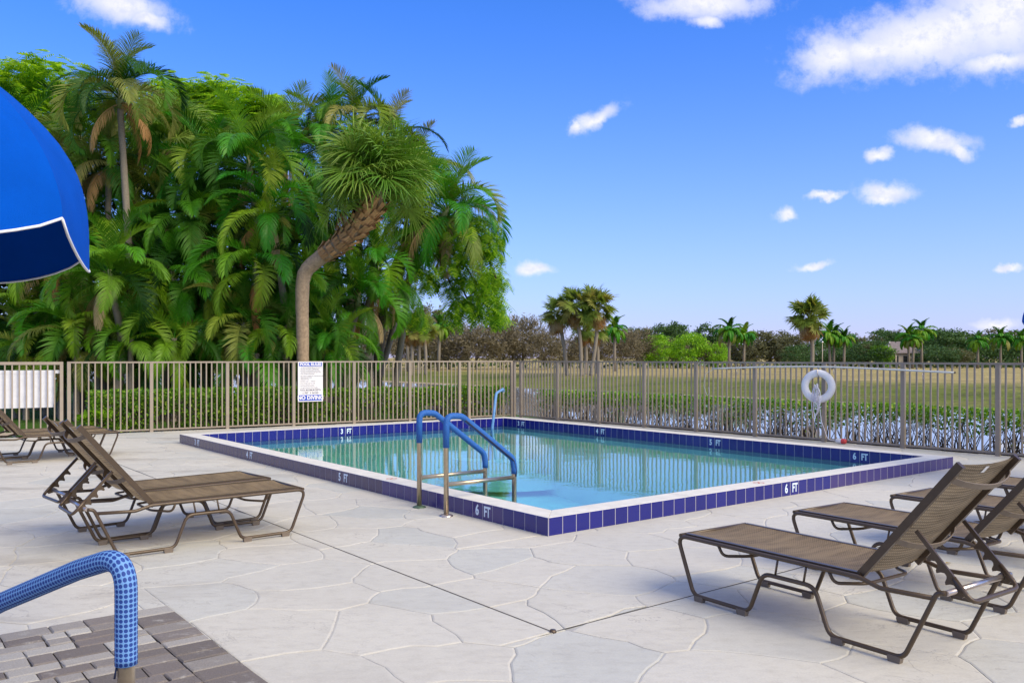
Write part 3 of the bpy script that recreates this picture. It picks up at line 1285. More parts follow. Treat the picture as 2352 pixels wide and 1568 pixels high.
# ------------------------------------------------------------------ handrails
def handrail(base, dirv, label, flange, seam):
    rt = empty('handrail', (base.x, base.y, 0), math.atan2(dirv.y, dirv.x))
    tag(rt, label, 'handrail', 'blue sleeved handrails leading into the pool')
    full = fillet([(0, 0, 0), (0, 0, 1.02), (0.20, 0, 0.915), (0.83, 0, 0.47), (0.83, 0, -1.0)], [0, 0.13, 0.13, 0.12, 0], 8)
    # upper bend drawn as one arch
    full = fillet([(0, 0, 0.0), (0, 0, 0.97), (0.185, 0, 0.955), (0.815, 0, 0.50), (0.835, 0, 0.40), (0.835, 0, -1.0)], [0, 0.15, 0.12, 0.10, 0.1, 0], 8)
    MB().tube(full, 0.0245, 12).build('rail', M['steel'], rt)
    sl_ = [p for p in full if p.x > 0.001 or p.z > 0.66]
    up = [(0, 0, 0.66)] + [tuple(p) for p in full if (p.z > 0.66 and p.x < 0.001)] + [tuple(p) for p in full if p.x >= 0.001 and p.z > 0.36] + [(0.835, 0, 0.34)]
    MB().tube(up, 0.031, 12).build('sleeve', M['sleeve'], rt)
    if seam:
        sm = [(x + 0.004, -0.022, z - 0.024) for (x, y, z) in up if x > 0.2]
        MB().tube(sm, 0.010, 6).build('sleeve_seam', M['sleeve_seam'], rt)
    MB().tube([(0.0, 0, 0.305), (0.835, 0, 0.305)], 0.021, 10).build('crossbar', M['steel'], rt)
    MB().lathe([(0.0, 0.024), (0.03, 0.024), (0.05, 0.018), (0.066, 0.010), (0.068, 0.0), (0.068, -0.003)], 20).build('flange', M[flange], rt)
    return rt


hr1 = handrail(Vector((-0.635, 8.264)), UB, 'blue sleeved handrail with a silver floor flange, beside the 6 FT tile', 'steel_bright', True)
hr2 = handrail(Vector((-0.947, 8.744)), UB, 'blue sleeved handrail standing on a green tarnished floor flange', 'patina', False)

fr = empty('handrail', (-0.20, 20.03, 0))
tag(fr, 'pale blue handrail in the far corner of the pool, rising out of the water', 'handrail', 'blue sleeved handrails leading into the pool')
pth = fillet([(-0.30, -1.58, -0.7), (-0.15, -1.13, 0.74), (0.0, 0.0, 0.80), (0.0, 0.03, 0.0)], [0, 0.16, 0.1, 0], 6)
MB().tube(pth[:-2], 0.030, 10).build('sleeve', M['sleeve_pale'], fr)
MB().tube(pth[-3:], 0.025, 10).build('rail', M['steel'], fr)

# near handrail with the dotted sleeve, standing on the brick patch
nr = empty('handrail', (-1.127, 2.50, 0), math.atan2(0.48, -0.877))
tag(nr, 'blue handrail with a dotted mesh sleeve arching over the brick paving', 'handrail')
pth = fillet([(0, 0, 0.0), (0, 0, 0.955), (0.22, 0, 0.885), (0.62, 0, 0.73), (1.15, 0, 0.49), (1.2, 0, -0.3)], [0, 0.17, 0.22, 0.3, 0.1, 0], 14)
MB().tube(pth, 0.0245, 16).build('rail', M['steel'], nr)
i0_ = next(k for k, p in enumerate(pth) if p.z > 0.7)
slv = [(0, 0, 0.635), (0, 0, 0.72)] + [tuple(p) for p in pth if p.z > 0.45 and (p.x > 0.0 or p.z > 0.72)]
# even steps for the dots
rs_ = [Vector(slv[0])]
for a_, b_ in zip(slv[:-1], slv[1:]):
    a_, b_ = Vector(a_), Vector(b_)
    n_ = max(1, int((b_ - a_).length / 0.02))
    rs_ += [a_.lerp(b_, (k + 1) / n_) for k in range(n_)]
MB().tube(rs_, 0.0315, 24, uvscale=(14, 1 / 0.0141)).build('sleeve', M['dots'], nr)
MB().tube([(0.012, 0.02, 0.645), (0.012, 0.03, 0.60)], 0.003, 6).build('sleeve_tie', M['sleeve_seam'], nr)
MB().lathe([(0.0, 0.03), (0.03, 0.03), (0.06, 0.012), (0.066, 0.008)], 20).build('flange', M['steel_bright'], nr)


# ------------------------------------------------------------------ sun loungers
LW = 0.66


def make_lounger(loc, rz, label, group):
    rt = empty('sun_lounger', loc, rz)
    tag(rt, label, 'sun lounger', group)
    hw = LW / 2 - 0.013
    TR = 0.0130
    # foot end at x=-0.19, head at 1.6
    for s in (-1, 1):
        y = s * hw
        prof = [(1.50, 0.366), (1.22, 0.353), (1.10, 0.385), (-0.190, 0.385), (-0.050, 0.032), (0.385, 0.032), (0.485, 0.277), (0.83, 0.277), (0.925, 0.032), (1.345, 0.032), (1.515, 0.395), (1.56, 0.402)]
        rads = [0, 0.12, 0.12, 0.055, 0.07, 0.07, 0.08, 0.08, 0.07, 0.07, 0.10, 0]
        pts = fillet([(x, y, z) for x, z in prof], rads, 5)
        MB().tube(pts, TR, 8).build('side_frame', M['bronze'], rt)
        for sx in (0.0, 0.335, 0.975, 1.30):
            f = MB()
            poly = [(-0.03, 0.0), (0.03, 0.0), (0.036, 0.022), (0.034, 0.034), (-0.034, 0.034), (-0.036, 0.022)]
            n = len(poly)
            f.v += [(sx + x, y - 0.016, z) for x, z in poly] + [(sx + x, y + 0.016, z) for x, z in poly]
            f.f.append(tuple(range(n)))
            f.f.append(tuple(reversed(range(n, 2 * n))))
            for k in range(n):
                k2 = (k + 1) % n
                f.f.append((k2, k, n + k, n + k2))
            f.build('foot', M['foot'], rt)
        for sx in (0.57, 0.76):
            MB().tube([(sx, y, 0.277), (sx + 0.02, y, 0.383)], 0.007, 6).build('strut', M['bronze'], rt)
        # backrest rail: flat bar
        a = Vector((1.075, s * (hw - 0.035), 0.375))
        b = Vector((1.612, s * (hw - 0.035), 1.020))
        MB().bar(a, b, 0.026, 0.040, up=(-0.77, 0, 0.64)).build('backrest_rail', M['bronze'], rt)
        # seat side rail that holds the fabric
        MB().bar((-0.135, s * (hw - 0.030), 0.392), (1.095, s * (hw - 0.030), 0.392), 0.028, 0.026).build('seat_rail', M['bronze'], rt)
        # prop arm with hooked teeth
        ta, tb = Vector((1.363, 0, 0.66)), Vector((1.612, 0, 0.392))
        u = (tb - ta).normalized()
        p = Vector((-0.733, 0, -0.680))
        p = (p - u * p.dot(u)).normalized()
        L_ = (tb - ta).length
        front = [(0.0, 0.010), (0.125, 0.010)]
        for c in (0.150, 0.217, 0.284):
            front += [(c - 0.018, 0.046), (c - 0.006, 0.052), (c + 0.004, 0.030), (c + 0.016, 0.018), (c + 0.030, 0.018), (c + 0.040, 0.026)]
        front += [(0.330, 0.050), (L_, 0.026)]
        outl = front + [(L_, -0.012), (0.0, -0.012)]
        f = MB()
        yy = s * (hw - 0.085)
        n = len(outl)
        for dy_ in (-0.006, 0.006):
            for (aa, bb) in outl:
                q = ta + u * aa + p * bb
                f.v.append((q.x, yy + dy_, q.z))
        f.f.append(tuple(range(n)))
        f.f.append(tuple(reversed(range(n, 2 * n))))
        for k in range(n):
            k2 = (k + 1) % n
            f.f.append((k2, k, n + k, n + k2))
        f.build('prop_arm', M['bronze'], rt)
    # prop loop joining the two arms below the crossbar
    yy = hw - 0.085
    lp = fillet([(1.55, -yy, 0.462), (1.640, -yy, 0.362), (1.640, yy, 0.362), (1.55, yy, 0.462)], [0, 0.05, 0.05, 0], 6)
    MB().tube(lp, 0.0125, 8).build('prop_loop', M['bronze'], rt)
    MB().tube([(1.560, -hw - 0.0, 0.402), (1.560, hw, 0.402)], 0.0145, 10).build('crossbar', M['steel_bright'], rt)
    MB().tube([(-0.165, -hw, 0.388), (-0.165, hw, 0.388)], TR, 8).build('foot_bar', M['bronze'], rt)
    for sx in (0.20, 0.97):
        br = fillet([(sx - 0.05, -hw, 0.38), (sx - 0.03, -hw + 0.02, 0.315), (sx + 0.10, -hw + 0.12, 0.325), (sx + 0.10, hw - 0.12, 0.325), (sx - 0.03, hw - 0.02, 0.315), (sx - 0.05, hw, 0.38)], [0, 0.05, 0.1, 0.1, 0.05, 0], 5)
        MB().tube(br, 0.0095, 7).build('brace', M['bronze'], rt)
    # fabric
    w2 = hw - 0.040
    sg = MB()
    nx_, ny_ = 14, 6
    for j in range(ny_ + 1):
        for i in range(nx_ + 1):
            x = -0.150 + (1.095 + 0.150) * i / nx_
            y = -w2 + 2 * w2 * j / ny_
            sg.v.append((x, y, 0.402 - 0.016 * math.sin(math.pi * j / ny_) + (0.0 if i else -0.0)))
    for j in range(ny_):
        for i in range(nx_):
            k = j * (nx_ + 1) + i
            sg.f.append((k, k + 1, k + nx_ + 2, k + nx_ + 1))
            sg.smooth.add(len(sg.f) - 1)
    sg.build('seat_fabric', M['sling'], rt)
    bk = MB()
    a, b = Vector((1.085, 0, 0.400)), Vector((1.600, 0, 1.020))
    nrm = Vector((0.77, 0, -0.64))
    for j in range(ny_ + 1):
        for i in range(9):
            q = a.lerp(b, i / 8) + nrm * (0.020 * math.sin(math.pi * j / ny_))
            bk.v.append((q.x, -w2 + 2 * w2 * j / ny_, q.z))
    for j in range(ny_):
        for i in range(8):
            k = j * 9 + i
            bk.f.append((k, k + 1, k + 10, k + 9))
            bk.smooth.add(len(bk.f) - 1)
    bk.build('backrest_fabric', M['sling'], rt)
    for fr_, nm in ((0.90, 'head_bar'), (0.35, 'back_bar')):
        q = a.lerp(b, fr_)
        bar = MB()
        pts = []
        for k in range(11):
            t = k / 10
            bul = 0.075 * math.sin(math.pi * t) ** 0.7
            pts.append((q.x + nrm.x * (0.02 + bul), -(hw - 0.035) + 2 * (hw - 0.035) * t, q.z + nrm.z * (0.02 + bul)))
        d = (b - a).normalized()
        for p_ in pts:
            for sgn in (-1, 1):
                for th_ in (0, 0.006):
                    bar.v.append((p_[0] + d.x * 0.017 * sgn + nrm.x * th_, p_[1], p_[2] + d.z * 0.017 * sgn + nrm.z * th_))
        for k in range(10):
            c = k * 4
            bar.f += [(c, c + 4, c + 6, c + 2), (c + 1, c + 3, c + 7, c + 5), (c, c + 1, c + 5, c + 4), (c + 2, c + 6, c + 7, c + 3)]
        bar.build(nm, M['foot'], rt)
    q = a.lerp(b, 0.955)
    tg_ = MB()
    for (dd, yy_) in ((-0.022, -0.035), (-0.022, 0.0), (0.022, 0.0), (0.022, -0.035)):
        tg_.v.append((q.x + d.x * dd + nrm.x * 0.024, yy_, q.z + d.z * dd + nrm.z * 0.024))
    tg_.f.append((0, 1, 2, 3))
    tg_.build('care_tag', M['white'], rt)
    return rt


SR = Vector((0.5772, -0.8166))                    # foot to head, right hand row
WR = Vector((0.8166, 0.5772))
A1 = Vector((1.167, 5.361))


def r_pos(ws, ss):
    q = A1 + WR * (ws + LW / 2) + SR * ss
    return (q.x, q.y, 0)


GR_R = 'brown mesh loungers in the row right of the pool'
GR_L = 'brown mesh loungers left of the pool'
rzR = math.atan2(SR.y, SR.x)
proto = make_lounger(r_pos(0.0, 0.0), rzR, 'brown mesh lounger standing alone in front of its row, nearest the saw-cut deck joint', GR_R)


def lounge(loc, rz, label, group):
    c = copy_tree(proto)
    c.location = loc
    c.rotation_euler = (0, 0, rz)
    tag(c, label, 'sun lounger', group)
    return c


lounge(r_pos(1.30, -0.10), rzR, 'second brown mesh lounger of the right row, just behind the frontmost one', GR_R)
lounge(r_pos(2.58, -0.10), rzR + R(1), 'third brown mesh lounger of the right row, seen through the frontmost backrest', GR_R)
lounge(r_pos(3.86, -0.10), rzR, 'fourth brown mesh lounger of the right row, only its seat showing', GR_R)
lounge(r_pos(5.37, -0.28), rzR, 'last brown mesh lounger of the right row, only its foot end at the picture edge', GR_R)
SLd = Vector((-0.7745, -0.6325))
WL = Vector((-0.6325, 0.7745))
B1 = Vector((-1.942, 7.336))


def l_pos(b, ws, ss=0):
    q = b + WL * (ws + LW / 2) + SLd * ss
    return (q.x, q.y, 0)


rzL = math.atan2(SLd.y, SLd.x)
lounge(l_pos(B1, -0.01), rzL, 'brown mesh lounger left of the pool, nearer one of the close pair', GR_L)
lounge(l_pos(B1, 0.775, -0.02), rzL + R(4.5), 'brown mesh lounger tucked close behind its twin, left of the 5 FT mark', GR_L)
B2 = Vector((-6.20, 13.05))
rz2 = rzL + R(2.5)
lounge(l_pos(B2, 0.0), rz2, 'brown mesh lounger by the gate, nearer one of the far pair', GR_L)
lounge(l_pos(B2, 0.70, 0.0), rz2, 'brown mesh lounger by the gate, the one closest to the fence', GR_L)


# ------------------------------------------------------------------ umbrellas
def umbrella(loc, rz, label):
    rt = empty('patio_umbrella', loc, rz)
    tag(rt, label, 'umbrella', 'blue umbrellas beside the pool')
    Rr, zr, H = 1.165, 1.995, 0.78
    nS = 6
    rim_pts = []
    for s in range(nS):
        a0, a1 = 2 * math.pi * s / nS, 2 * math.pi * (s + 1) / nS
        c0v, c1v = Vector((math.cos(a0), math.sin(a0))), Vector((math.cos(a1), math.sin(a1)))
        m_ = MB()
        nu, nv = 14, 26
        edge = []
        for j in range(nv + 1):
            v = math.sin(math.pi / 2 * j / nv)
            for i in range(nu + 1):
                u = i / nu
                d = c0v.lerp(c1v, u)
                d = d.lerp(d.normalized(), 0.75 * (1 - max(0, (v - 0.8) / 0.2) ** 2))
                bul = 1 + 0.045 * math.sin(math.pi * u) * v
                r_ = Rr * v * bul
                z = zr + H * (1 - v * v) ** 0.58
                # cloth hangs between the ribs, more towards the rim
                z -= 0.12 * (math.sin(math.pi * u) ** 0.75) * max(0, (v - 0.55) / 0.45) ** 2.0
                z -= 0.008 * math.sin(7 * u + s) * v * v
                m_.v.append((d.x * r_, d.y * r_, z))
                if j == nv:
                    edge.append((d.x * r_, d.y * r_, z - 0.004))
        for j in range(nv):
            for i in range(nu):
                k = j * (nu + 1) + i
                m_.f.append((k, k + nu + 1, k + nu + 2, k + 1))
                m_.smooth.add(len(m_.f) - 1)
        o = m_.build('canopy_panel', M['canvas'], rt)
        MB().tube(edge, 0.0048, 6).build('piping', M['piping'], o)
        rp = [(c0v.x * Rr * v * 0.985, c0v.y * Rr * v * 0.985, zr + H * (1 - v * v) ** 0.58 - 0.025) for v in np.linspace(0.03, 0.99, 10)]
        MB().tube(rp, 0.008, 6).build('rib', M['umb_pole'], rt)
    MB().tube([(0, 0, 0.05), (0, 0, zr + H + 0.02)], 0.02, 10).build('pole', M['umb_pole'], rt)
    MB().lathe([(0.001, 0.10), (0.03, 0.09), (0.04, 0.0)], 12, (0, 0, zr + H - 0.005)).build('finial', M['piping'], rt)
    MB().lathe([(0.028, 0.35), (0.028, 0.09), (0.24, 0.07), (0.26, 0.0), (0.0, 0.0)], 24).build('base', M['foot'], rt)
    return rt


# corner seen at the near right end of the panel on the right
cn, cf = Vector((-1.505, 2.86)), Vector((-1.955, 3.92))
mid_ = (cn + cf) / 2
ed = (cf - cn).normalized()
inn = Vector((-ed.y, ed.x))
uc = mid_ + inn * (1.165 * math.cos(math.pi / 6))
urz = math.atan2((cn - uc).y, (cn - uc).x)
umbrella((uc.x, uc.y, 0), urz, 'large royal blue umbrella with white piping, over the brick paving')
umbrella((7.255, 9.95, 0), 0.3, 'blue umbrella beyond the last right hand lounger, just its edge showing')

# ------------------------------------------------------------------ fences
FH = 1.45


def fence(name, origin, d, posts, label, skip=()):
    rt = empty(name, (origin.x, origin.y, 0), math.atan2(d.y, d.x))
    tag(rt, label, 'fence')
    L0_, L1_ = posts[0], posts[-1]
    pk = MB().box(-0.0125, 0.0125, -0.0125, 0.0125, 0.066, FH - 0.033).mesh('picket', M['fence'])
    po = MB().box(-0.0325, 0.0325, -0.0325, 0.0325, 0.0, FH - 0.0335).mesh('post', M['fence'])
    for a, b in zip(posts[:-1], posts[1:]):
        if (a, b) in skip:
            continue
        MB().box(a - (0.0325 if a == L0_ else 0), b + (0.0325 if b == L1_ else -0.001), -0.019, 0.019, FH - 0.033, FH).build('top_rail', M['fence'], rt)
        if b - a < 0.4:
            continue
        MB().box(a + 0.033, b - 0.033, -0.014, 0.014, 0.036, 0.066).build('bottom_rail', M['fence'], rt)
        n = max(1, int(round((b - a) / 0.1125)))
        for k in range(1, n):
            add('picket', pk, rt, (a + (b - a) * k / n, 0, 0))
    for p in posts:
        add('post', po, rt, (p, 0, 0))
    return rt


fence('pool_fence', FL0, DL, [0.04, 1.55, 3.07, 4.51, 5.93, 7.34, 8.69, 8.96, 10.20], 'taupe metal picket fence along the far left of the pool, carrying the rules sign')
fence('pool_fence', FK, DR, [0.02, 0.28, 1.64, 3.03, 4.40, 5.80, 7.21, 8.66, 10.10, 11.58, 13.05, 14.5], 'taupe metal picket fence right of the pool, carrying the life ring')
# gate
gt = empty('pool_gate', (FL0.x, FL0.y, 0), math.atan2(DL.y, DL.x))
tag(gt, 'taupe metal picket gate with a white board behind its bars', 'gate')
g0, g1 = -1.55, -0.06
MB().box(g0, g1, -0.02, 0.02, FH - 0.06, FH - 0.002).build('top_rail', M['fence'], gt)
MB().box(g0, g1, -0.02, 0.02, 0.05, 0.10).build('bottom_rail', M['fence'], gt)
for x in (g0 + 0.0, g1 - 0.06):
    MB().box(x, x + 0.06, -0.022, 0.022, 0.1005, FH - 0.0605).build('stile', M['fence'], gt)
pk = MB().box(-0.0125, 0.0125, -0.0125, 0.0125, 0.1005, FH - 0.0605).mesh('picket', M['fence'])
n = 12
for k in range(1, n):
    add('picket', pk, gt, (g0 + 0.03 + (g1 - g0 - 0.06) * k / n, 0, 0))
bo = empty('board', (FL0.x, FL0.y, 0), math.atan2(DL.y, DL.x))
tag(bo, 'blank white board hanging on the outside of the gate', 'board')
MB().box(-1.38, -0.20, 0.05, 0.065, 0.62, 1.22).build('panel', M['white_board'], bo)
MB().box(-1.38, -0.085, 0.046, 0.068, 1.2205, 1.285).build('top_strip', M['white_board'], bo)
MB().box(-1.38, -0.225, 0.05, 0.0651, 0.56, 0.6195).build('lower_strip', M['white_board'], bo)
MB().tube([(-1.33, 0.045, 1.245), (-1.33, 0.03, 1.245)], 0.016, 10).build('bolt', M['fence'], bo)


def on_line(o_, d, xd):
    k = (xd - CXP) / FP
    return (k * o_.y - o_.x) / (d.x - k * d.y)


# rules sign
t0_, t1_ = on_line(FL0, DL, 683), on_line(FL0, DL, 740)
sc_ = FL0 + DL * ((t0_ + t1_) / 2) - NL * 0.045
sw, sh = t1_ - t0_, 0.90
sg = empty('rules_sign', (sc_.x, sc_.y, 0), math.atan2(DL.y, DL.x))
tag(sg, 'white and blue pool rules sign fixed to the fence pickets', 'sign')
zc = 0.99
MB().box(-sw / 2, sw / 2, -0.004, 0.004, zc - sh / 2, zc + sh / 2).build('panel', M['sign_white'], sg)
MB().box(-sw / 2 + 0.025, sw / 2 - 0.025, -0.0058, -0.0045, zc + sh / 2 - 0.105, zc + sh / 2 - 0.022).build('blue_band', M['sign_blue'], sg)
MB().box(-sw / 2 + 0.025, sw / 2 - 0.025, -0.0058, -0.0045, zc - sh / 2 + 0.022, zc - sh / 2 + 0.150).build('blue_band', M['sign_blue'], sg)


def sign_line(txt, x, z, size, m_, bold=0.0, sx=1.0, align='CENTER', y=-0.0068):
    me = text_mesh(txt, size, m_, bold, sx, align, extrude=0.0003)
    add('lettering', me, sg, (x, y, z), (R(90), 0, 0))


sign_line('POOL RULES', 0, zc + sh / 2 - 0.064, 0.076, M['sign_white'], 0.0035, 1.12)
sign_line('NO DIVING', 0, zc - sh / 2 + 0.086, 0.118, M['sign_white'], 0.005, 0.96)
LINES = ['1. NO FOOD OR BEVERAGES IN THE POOL OR', '   ON POOL WET DECK. COMMERCIALLY', '   BOTTLED WATER IN PLASTIC BOTTLES IS', '   ALLOWED ON THE POOL WET DECK FOR', '   POOL PATRON HYDRATION.',
         '2. NO GLASS OR ANIMALS IN THE FENCED POOL', '   AREA OR 50 FEET FROM', '   UNFENCED POOL.', '3. BATHING LOAD:  11  PERSONS', '4. POOL HOURS: 8 AM TO 10 PM', '5. SHOWER BEFORE ENTERING.', '6. DO NOT SWALLOW POOL WATER.']
z = zc + sh / 2 - 0.135
for k, ln in enumerate(LINES):
    sign_line(ln, -sw / 2 + 0.035, z, 0.034, M['sign_ink'], 0.0, 0.72, 'LEFT')
    z -= 0.036 + (0.012 if k in (4, 7, 8, 9, 10) else 0)
sign_line('POOL MAXIMUM DEPTH', 0, zc - sh / 2 + 0.258, 0.062, M['sign_ink'], 0.001, 0.70)
sign_line('6  FEET   0  INCHES', 0, zc - sh / 2 + 0.192, 0.062, M['sign_ink'], 0.001, 0.70)

# life ring, its hook, rope and float
tr_ = on_line(FK, DR, 1886)
lr = FK + DR * tr_ - NR * 0.10
rzF = math.atan2(DR.y, DR.x)
dist = lr.y
zr_ = EYE - (887 - HYP) / FP * dist
ringo = empty('life_ring', (lr.x, lr.y, zr_), rzF + R(14))
tag(ringo, 'white life ring hung on the right hand fence above its coiled rope', 'life ring')
m_ = MB()
n1, n2 = 40, 14
for i in range(n1):
    a = 2 * math.pi * i / n1
    for j in range(n2):
        b = 2 * math.pi * j / n2
        rr = 0.237 + 0.068 * math.cos(b)
        m_.v.append((rr * math.cos(a), 0.045 * math.sin(b), rr * math.sin(a)))
for i in range(n1):
    for j in range(n2):
        m_.f.append((i * n2 + j, ((i + 1) % n1) * n2 + j, ((i + 1) % n1) * n2 + (j + 1) % n2, i * n2 + (j + 1) % n2))
        m_.smooth.add(len(m_.f) - 1)
m_.build('float_ring', M['white'], ringo)
MB().tube(fillet([(-0.01, 0.06, 0.24), (-0.01, 0.05, 0.322), (-0.01, -0.03, 0.318), (0.0, -0.062, 0.235), (0.02, -0.03, 0.165)], 0.03, 4), 0.006, 6).build('hanging_cord', M['steel_bright'], ringo)
ro = empty('rope', (lr.x, lr.y, zr_), rzF)
tag(ro, 'coil of thin white rope hanging below the life ring and trailing to a float', 'rope')
rr_ = random.Random(3)
for k, (cx_, zt, zb, wd) in enumerate(((0.0, 0.02, -0.50, 0.055), (0.02, 0.05, -0.36, 0.05), (-0.03, 0.0, -0.58, 0.06), (0.03, 0.03, -0.42, 0.075), (-0.01, 0.04, -0.30, 0.045), (0.05, -0.02, -0.33, 0.06))):
    pts = []
    for i in range(25):
        a = 2 * math.pi * i / 24
        zz_ = (zt + zb) / 2 + (zt - zb) / 2 * math.cos(a)
        pts.append((cx_ + wd * math.sin(a) * (0.55 + 0.6 * (1 - (zz_ - zb) / (zt - zb))) + 0.01 * math.sin(3 * a + k), -0.075 - 0.006 * k, zz_))
    MB().tube(pts, 0.0055, 5).build('rope_loop', M['rope'], ro)
kn = []
for i in range(40):
    a = i * 0.9
    kn.append((0.005 + 0.035 * math.cos(a), -0.095 + 0.02 * math.sin(a), -0.12 - 0.004 * i))
MB().tube(kn, 0.006, 5).build('rope_wrap', M['rope'], ro)
tf = on_line(FK, DR, 1938)
fp = FK + DR * tf - NR * 0.11
loc_f = fp - lr
fx = loc_f.dot(DR)
MB().tube(fillet([(0.05, -0.06, -0.27), (0.09, -0.05, -0.62), (0.22, -0.05, -0.95), (fx - 0.06, -0.02, 0.055 - zr_)], 0.25, 6), 0.0055, 5).build('rope_tail', M['rope'], ro)
fl = empty('float', (fp.x, fp.y, 0.053), rzF)
tag(fl, 'small white float with red end lying at the foot of the fence', 'float')
bm = MB().lathe([(0.001, 0), (0.03, 0.005), (0.046, 0.03), (0.046, 0.11), (0.046, 0.115)], 14)
bm.v = [(z_ - 0.09, y_, x_) for (x_, y_, z_) in bm.v]
bm.build('body', M['white'], fl)
bm = MB().lathe([(0.046, 0.1155), (0.046, 0.17), (0.036, 0.19), (0.001, 0.195)], 14)
bm.v = [(z_ - 0.09, y_, x_) for (x_, y_, z_) in bm.v]
bm.build('red_end', M['red'], fl)

# long white rescue pole on hooks
pl = empty('rescue_pole', (FK.x, FK.y, 0), rzF)
tag(pl, 'long white rescue pole lying on hooks along the right hand fence', 'pole')
pts = []
for (xd, yd) in ((1640, 846.5), (1760, 842.5), (1850, 842), (1920, 842.8), (2000, 846), (2080, 850), (2140, 853), (2196, 855.5)):
    t_ = on_line(FK, DR, xd)
    q = FK + DR * t_
    pts.append((t_, -0.062, EYE - (yd - HYP) / FP * (q.y - 0.05)))
sm = []
for i in range(len(pts) - 1):
    for k in range(4):
        sm.append(tuple(pts[i][c] + (pts[i + 1][c] - pts[i][c]) * k / 4 for c in range(3)))
sm.append(pts[-1])
MB().tube(sm, 0.016, 8).build('shaft', M['pole_white'], pl)
MB().tube([sm[-1], (sm[-1][0] + 0.015, sm[-1][1], sm[-1][2] - 0.001)], 0.0172, 8).build('end_cap', M['bronze'], pl)
for idx in (2, 12, 23):
    x_, y_, z_ = sm[idx]
    MB().tube(fillet([(x_, -0.015, z_ + 0.05), (x_, -0.04, z_ + 0.03), (x_, -0.045, z_ - 0.10), (x_, -0.085, z_ - 0.14), (x_, -0.095, z_ - 0.03)], 0.02, 4), 0.005, 5).build('hook', M['steel_bright'], pl)
tcr = on_line(FK, DR, 1622)
MB().tube(fillet([(sm[0][0] + 0.05, -0.05, sm[0][2]), (tcr + 0.02, -0.05, sm[0][2] - 0.1), (tcr - 0.02, -0.05, 0.95), (tcr + 0.06, -0.05, 0.75), (tcr + 0.12, -0.05, 0.80), (tcr + 0.10, -0.05, 0.93)], 0.12, 5), 0.0045, 5).build('crook', M['pole_white'], pl)

# dry leaf on the deck
q = G(2170, 1295)
lf = MB()
lf.face([(0, 0, 0.004), (0.02, 0.016, 0.012), (0.055, 0.004, 0.006), (0.02, -0.014, 0.014)])
o = lf.build('dry_leaf', M['frond_dry'], None, (q.x, q.y, 0.002))
tag(o, 'single dry brown leaf lying on the deck under the front lounger', 'leaf')

# ------------------------------------------------------------------ leaves and fronds
rng = np.random.default_rng(4)


def frond_mesh(name, L, th0, th1, leaf, n, droop, m_, seed, vup=0.35, wid=0.023, fwd0=0.55, hang=0.0):
    """feather frond: rachis bends from th0 to th1 (radians above horizontal); leaflets in pairs"""
    r = random.Random(seed)
    mb = MB()
    P = [Vector((0, 0, 0))]
    TT = []
    NS = 14
    for i in range(NS):
        t = (i + 0.5) / NS
        th = th0 + (th1 - th0) * (t ** 1.25)
        T = Vector((math.cos(th), 0, math.sin(th)))
        TT.append(T)
        P.append(P[-1] + T * (L / NS))
    mb.tube(P, [0.022 * (1 - 0.85 * i / NS) for i in range(NS + 1)], 5, caps=False)
    quads = []
    for i in range(n):
        t = 0.14 + 0.86 * (i + 0.5) / n
        x = t * NS
        k = min(int(x), NS - 1)
        p = P[k].lerp(P[k + 1], x - k)
        T = TT[k]
        N = Vector((-T.z, 0, T.x))
        ll = leaf * (0.35 + 0.65 * math.sin(math.pi * min(1, 0.12 + t * 0.80)) ** 0.8) * r.uniform(0.85, 1.1)
        if t > 0.8:
            ll *= 1 - (t - 0.8) * 1.9
        for s in (-1, 1):
            ph = fwd0 + 0.5 * t + r.uniform(-.10, .10)
            d = (Vector((0, s, 0)) * math.cos(ph) + T * math.sin(ph) + N * (vup + r.uniform(-.08, .08)))
            d.normalize()
            q = p.copy()
            seg = 4
            w0 = wid
            wv = (T * 0.8 + Vector((0, 0, -0.3 * s * 0))) - d * (T.dot(d)) * 0.8
            wv = wv.normalized() if wv.length > 1e-4 else Vector((0, 0, 1))
            prev = (q - wv * w0 * 0.25, q + wv * w0 * 0.25)
            for g_ in range(seg):
                d = d + Vector((0, 0, -droop * (0.35 + g_ * 0.55)))
                d.normalize()
                q = q + d * (ll / seg)
                ww = w0 * (0.5, 0.5, 0.36, 0.04)[g_]
                cur = (q - wv * ww, q + wv * ww)
                mb.face([prev[0], prev[1], cur[1], cur[0]])
                prev = cur
    return mb.mesh(name, m_)


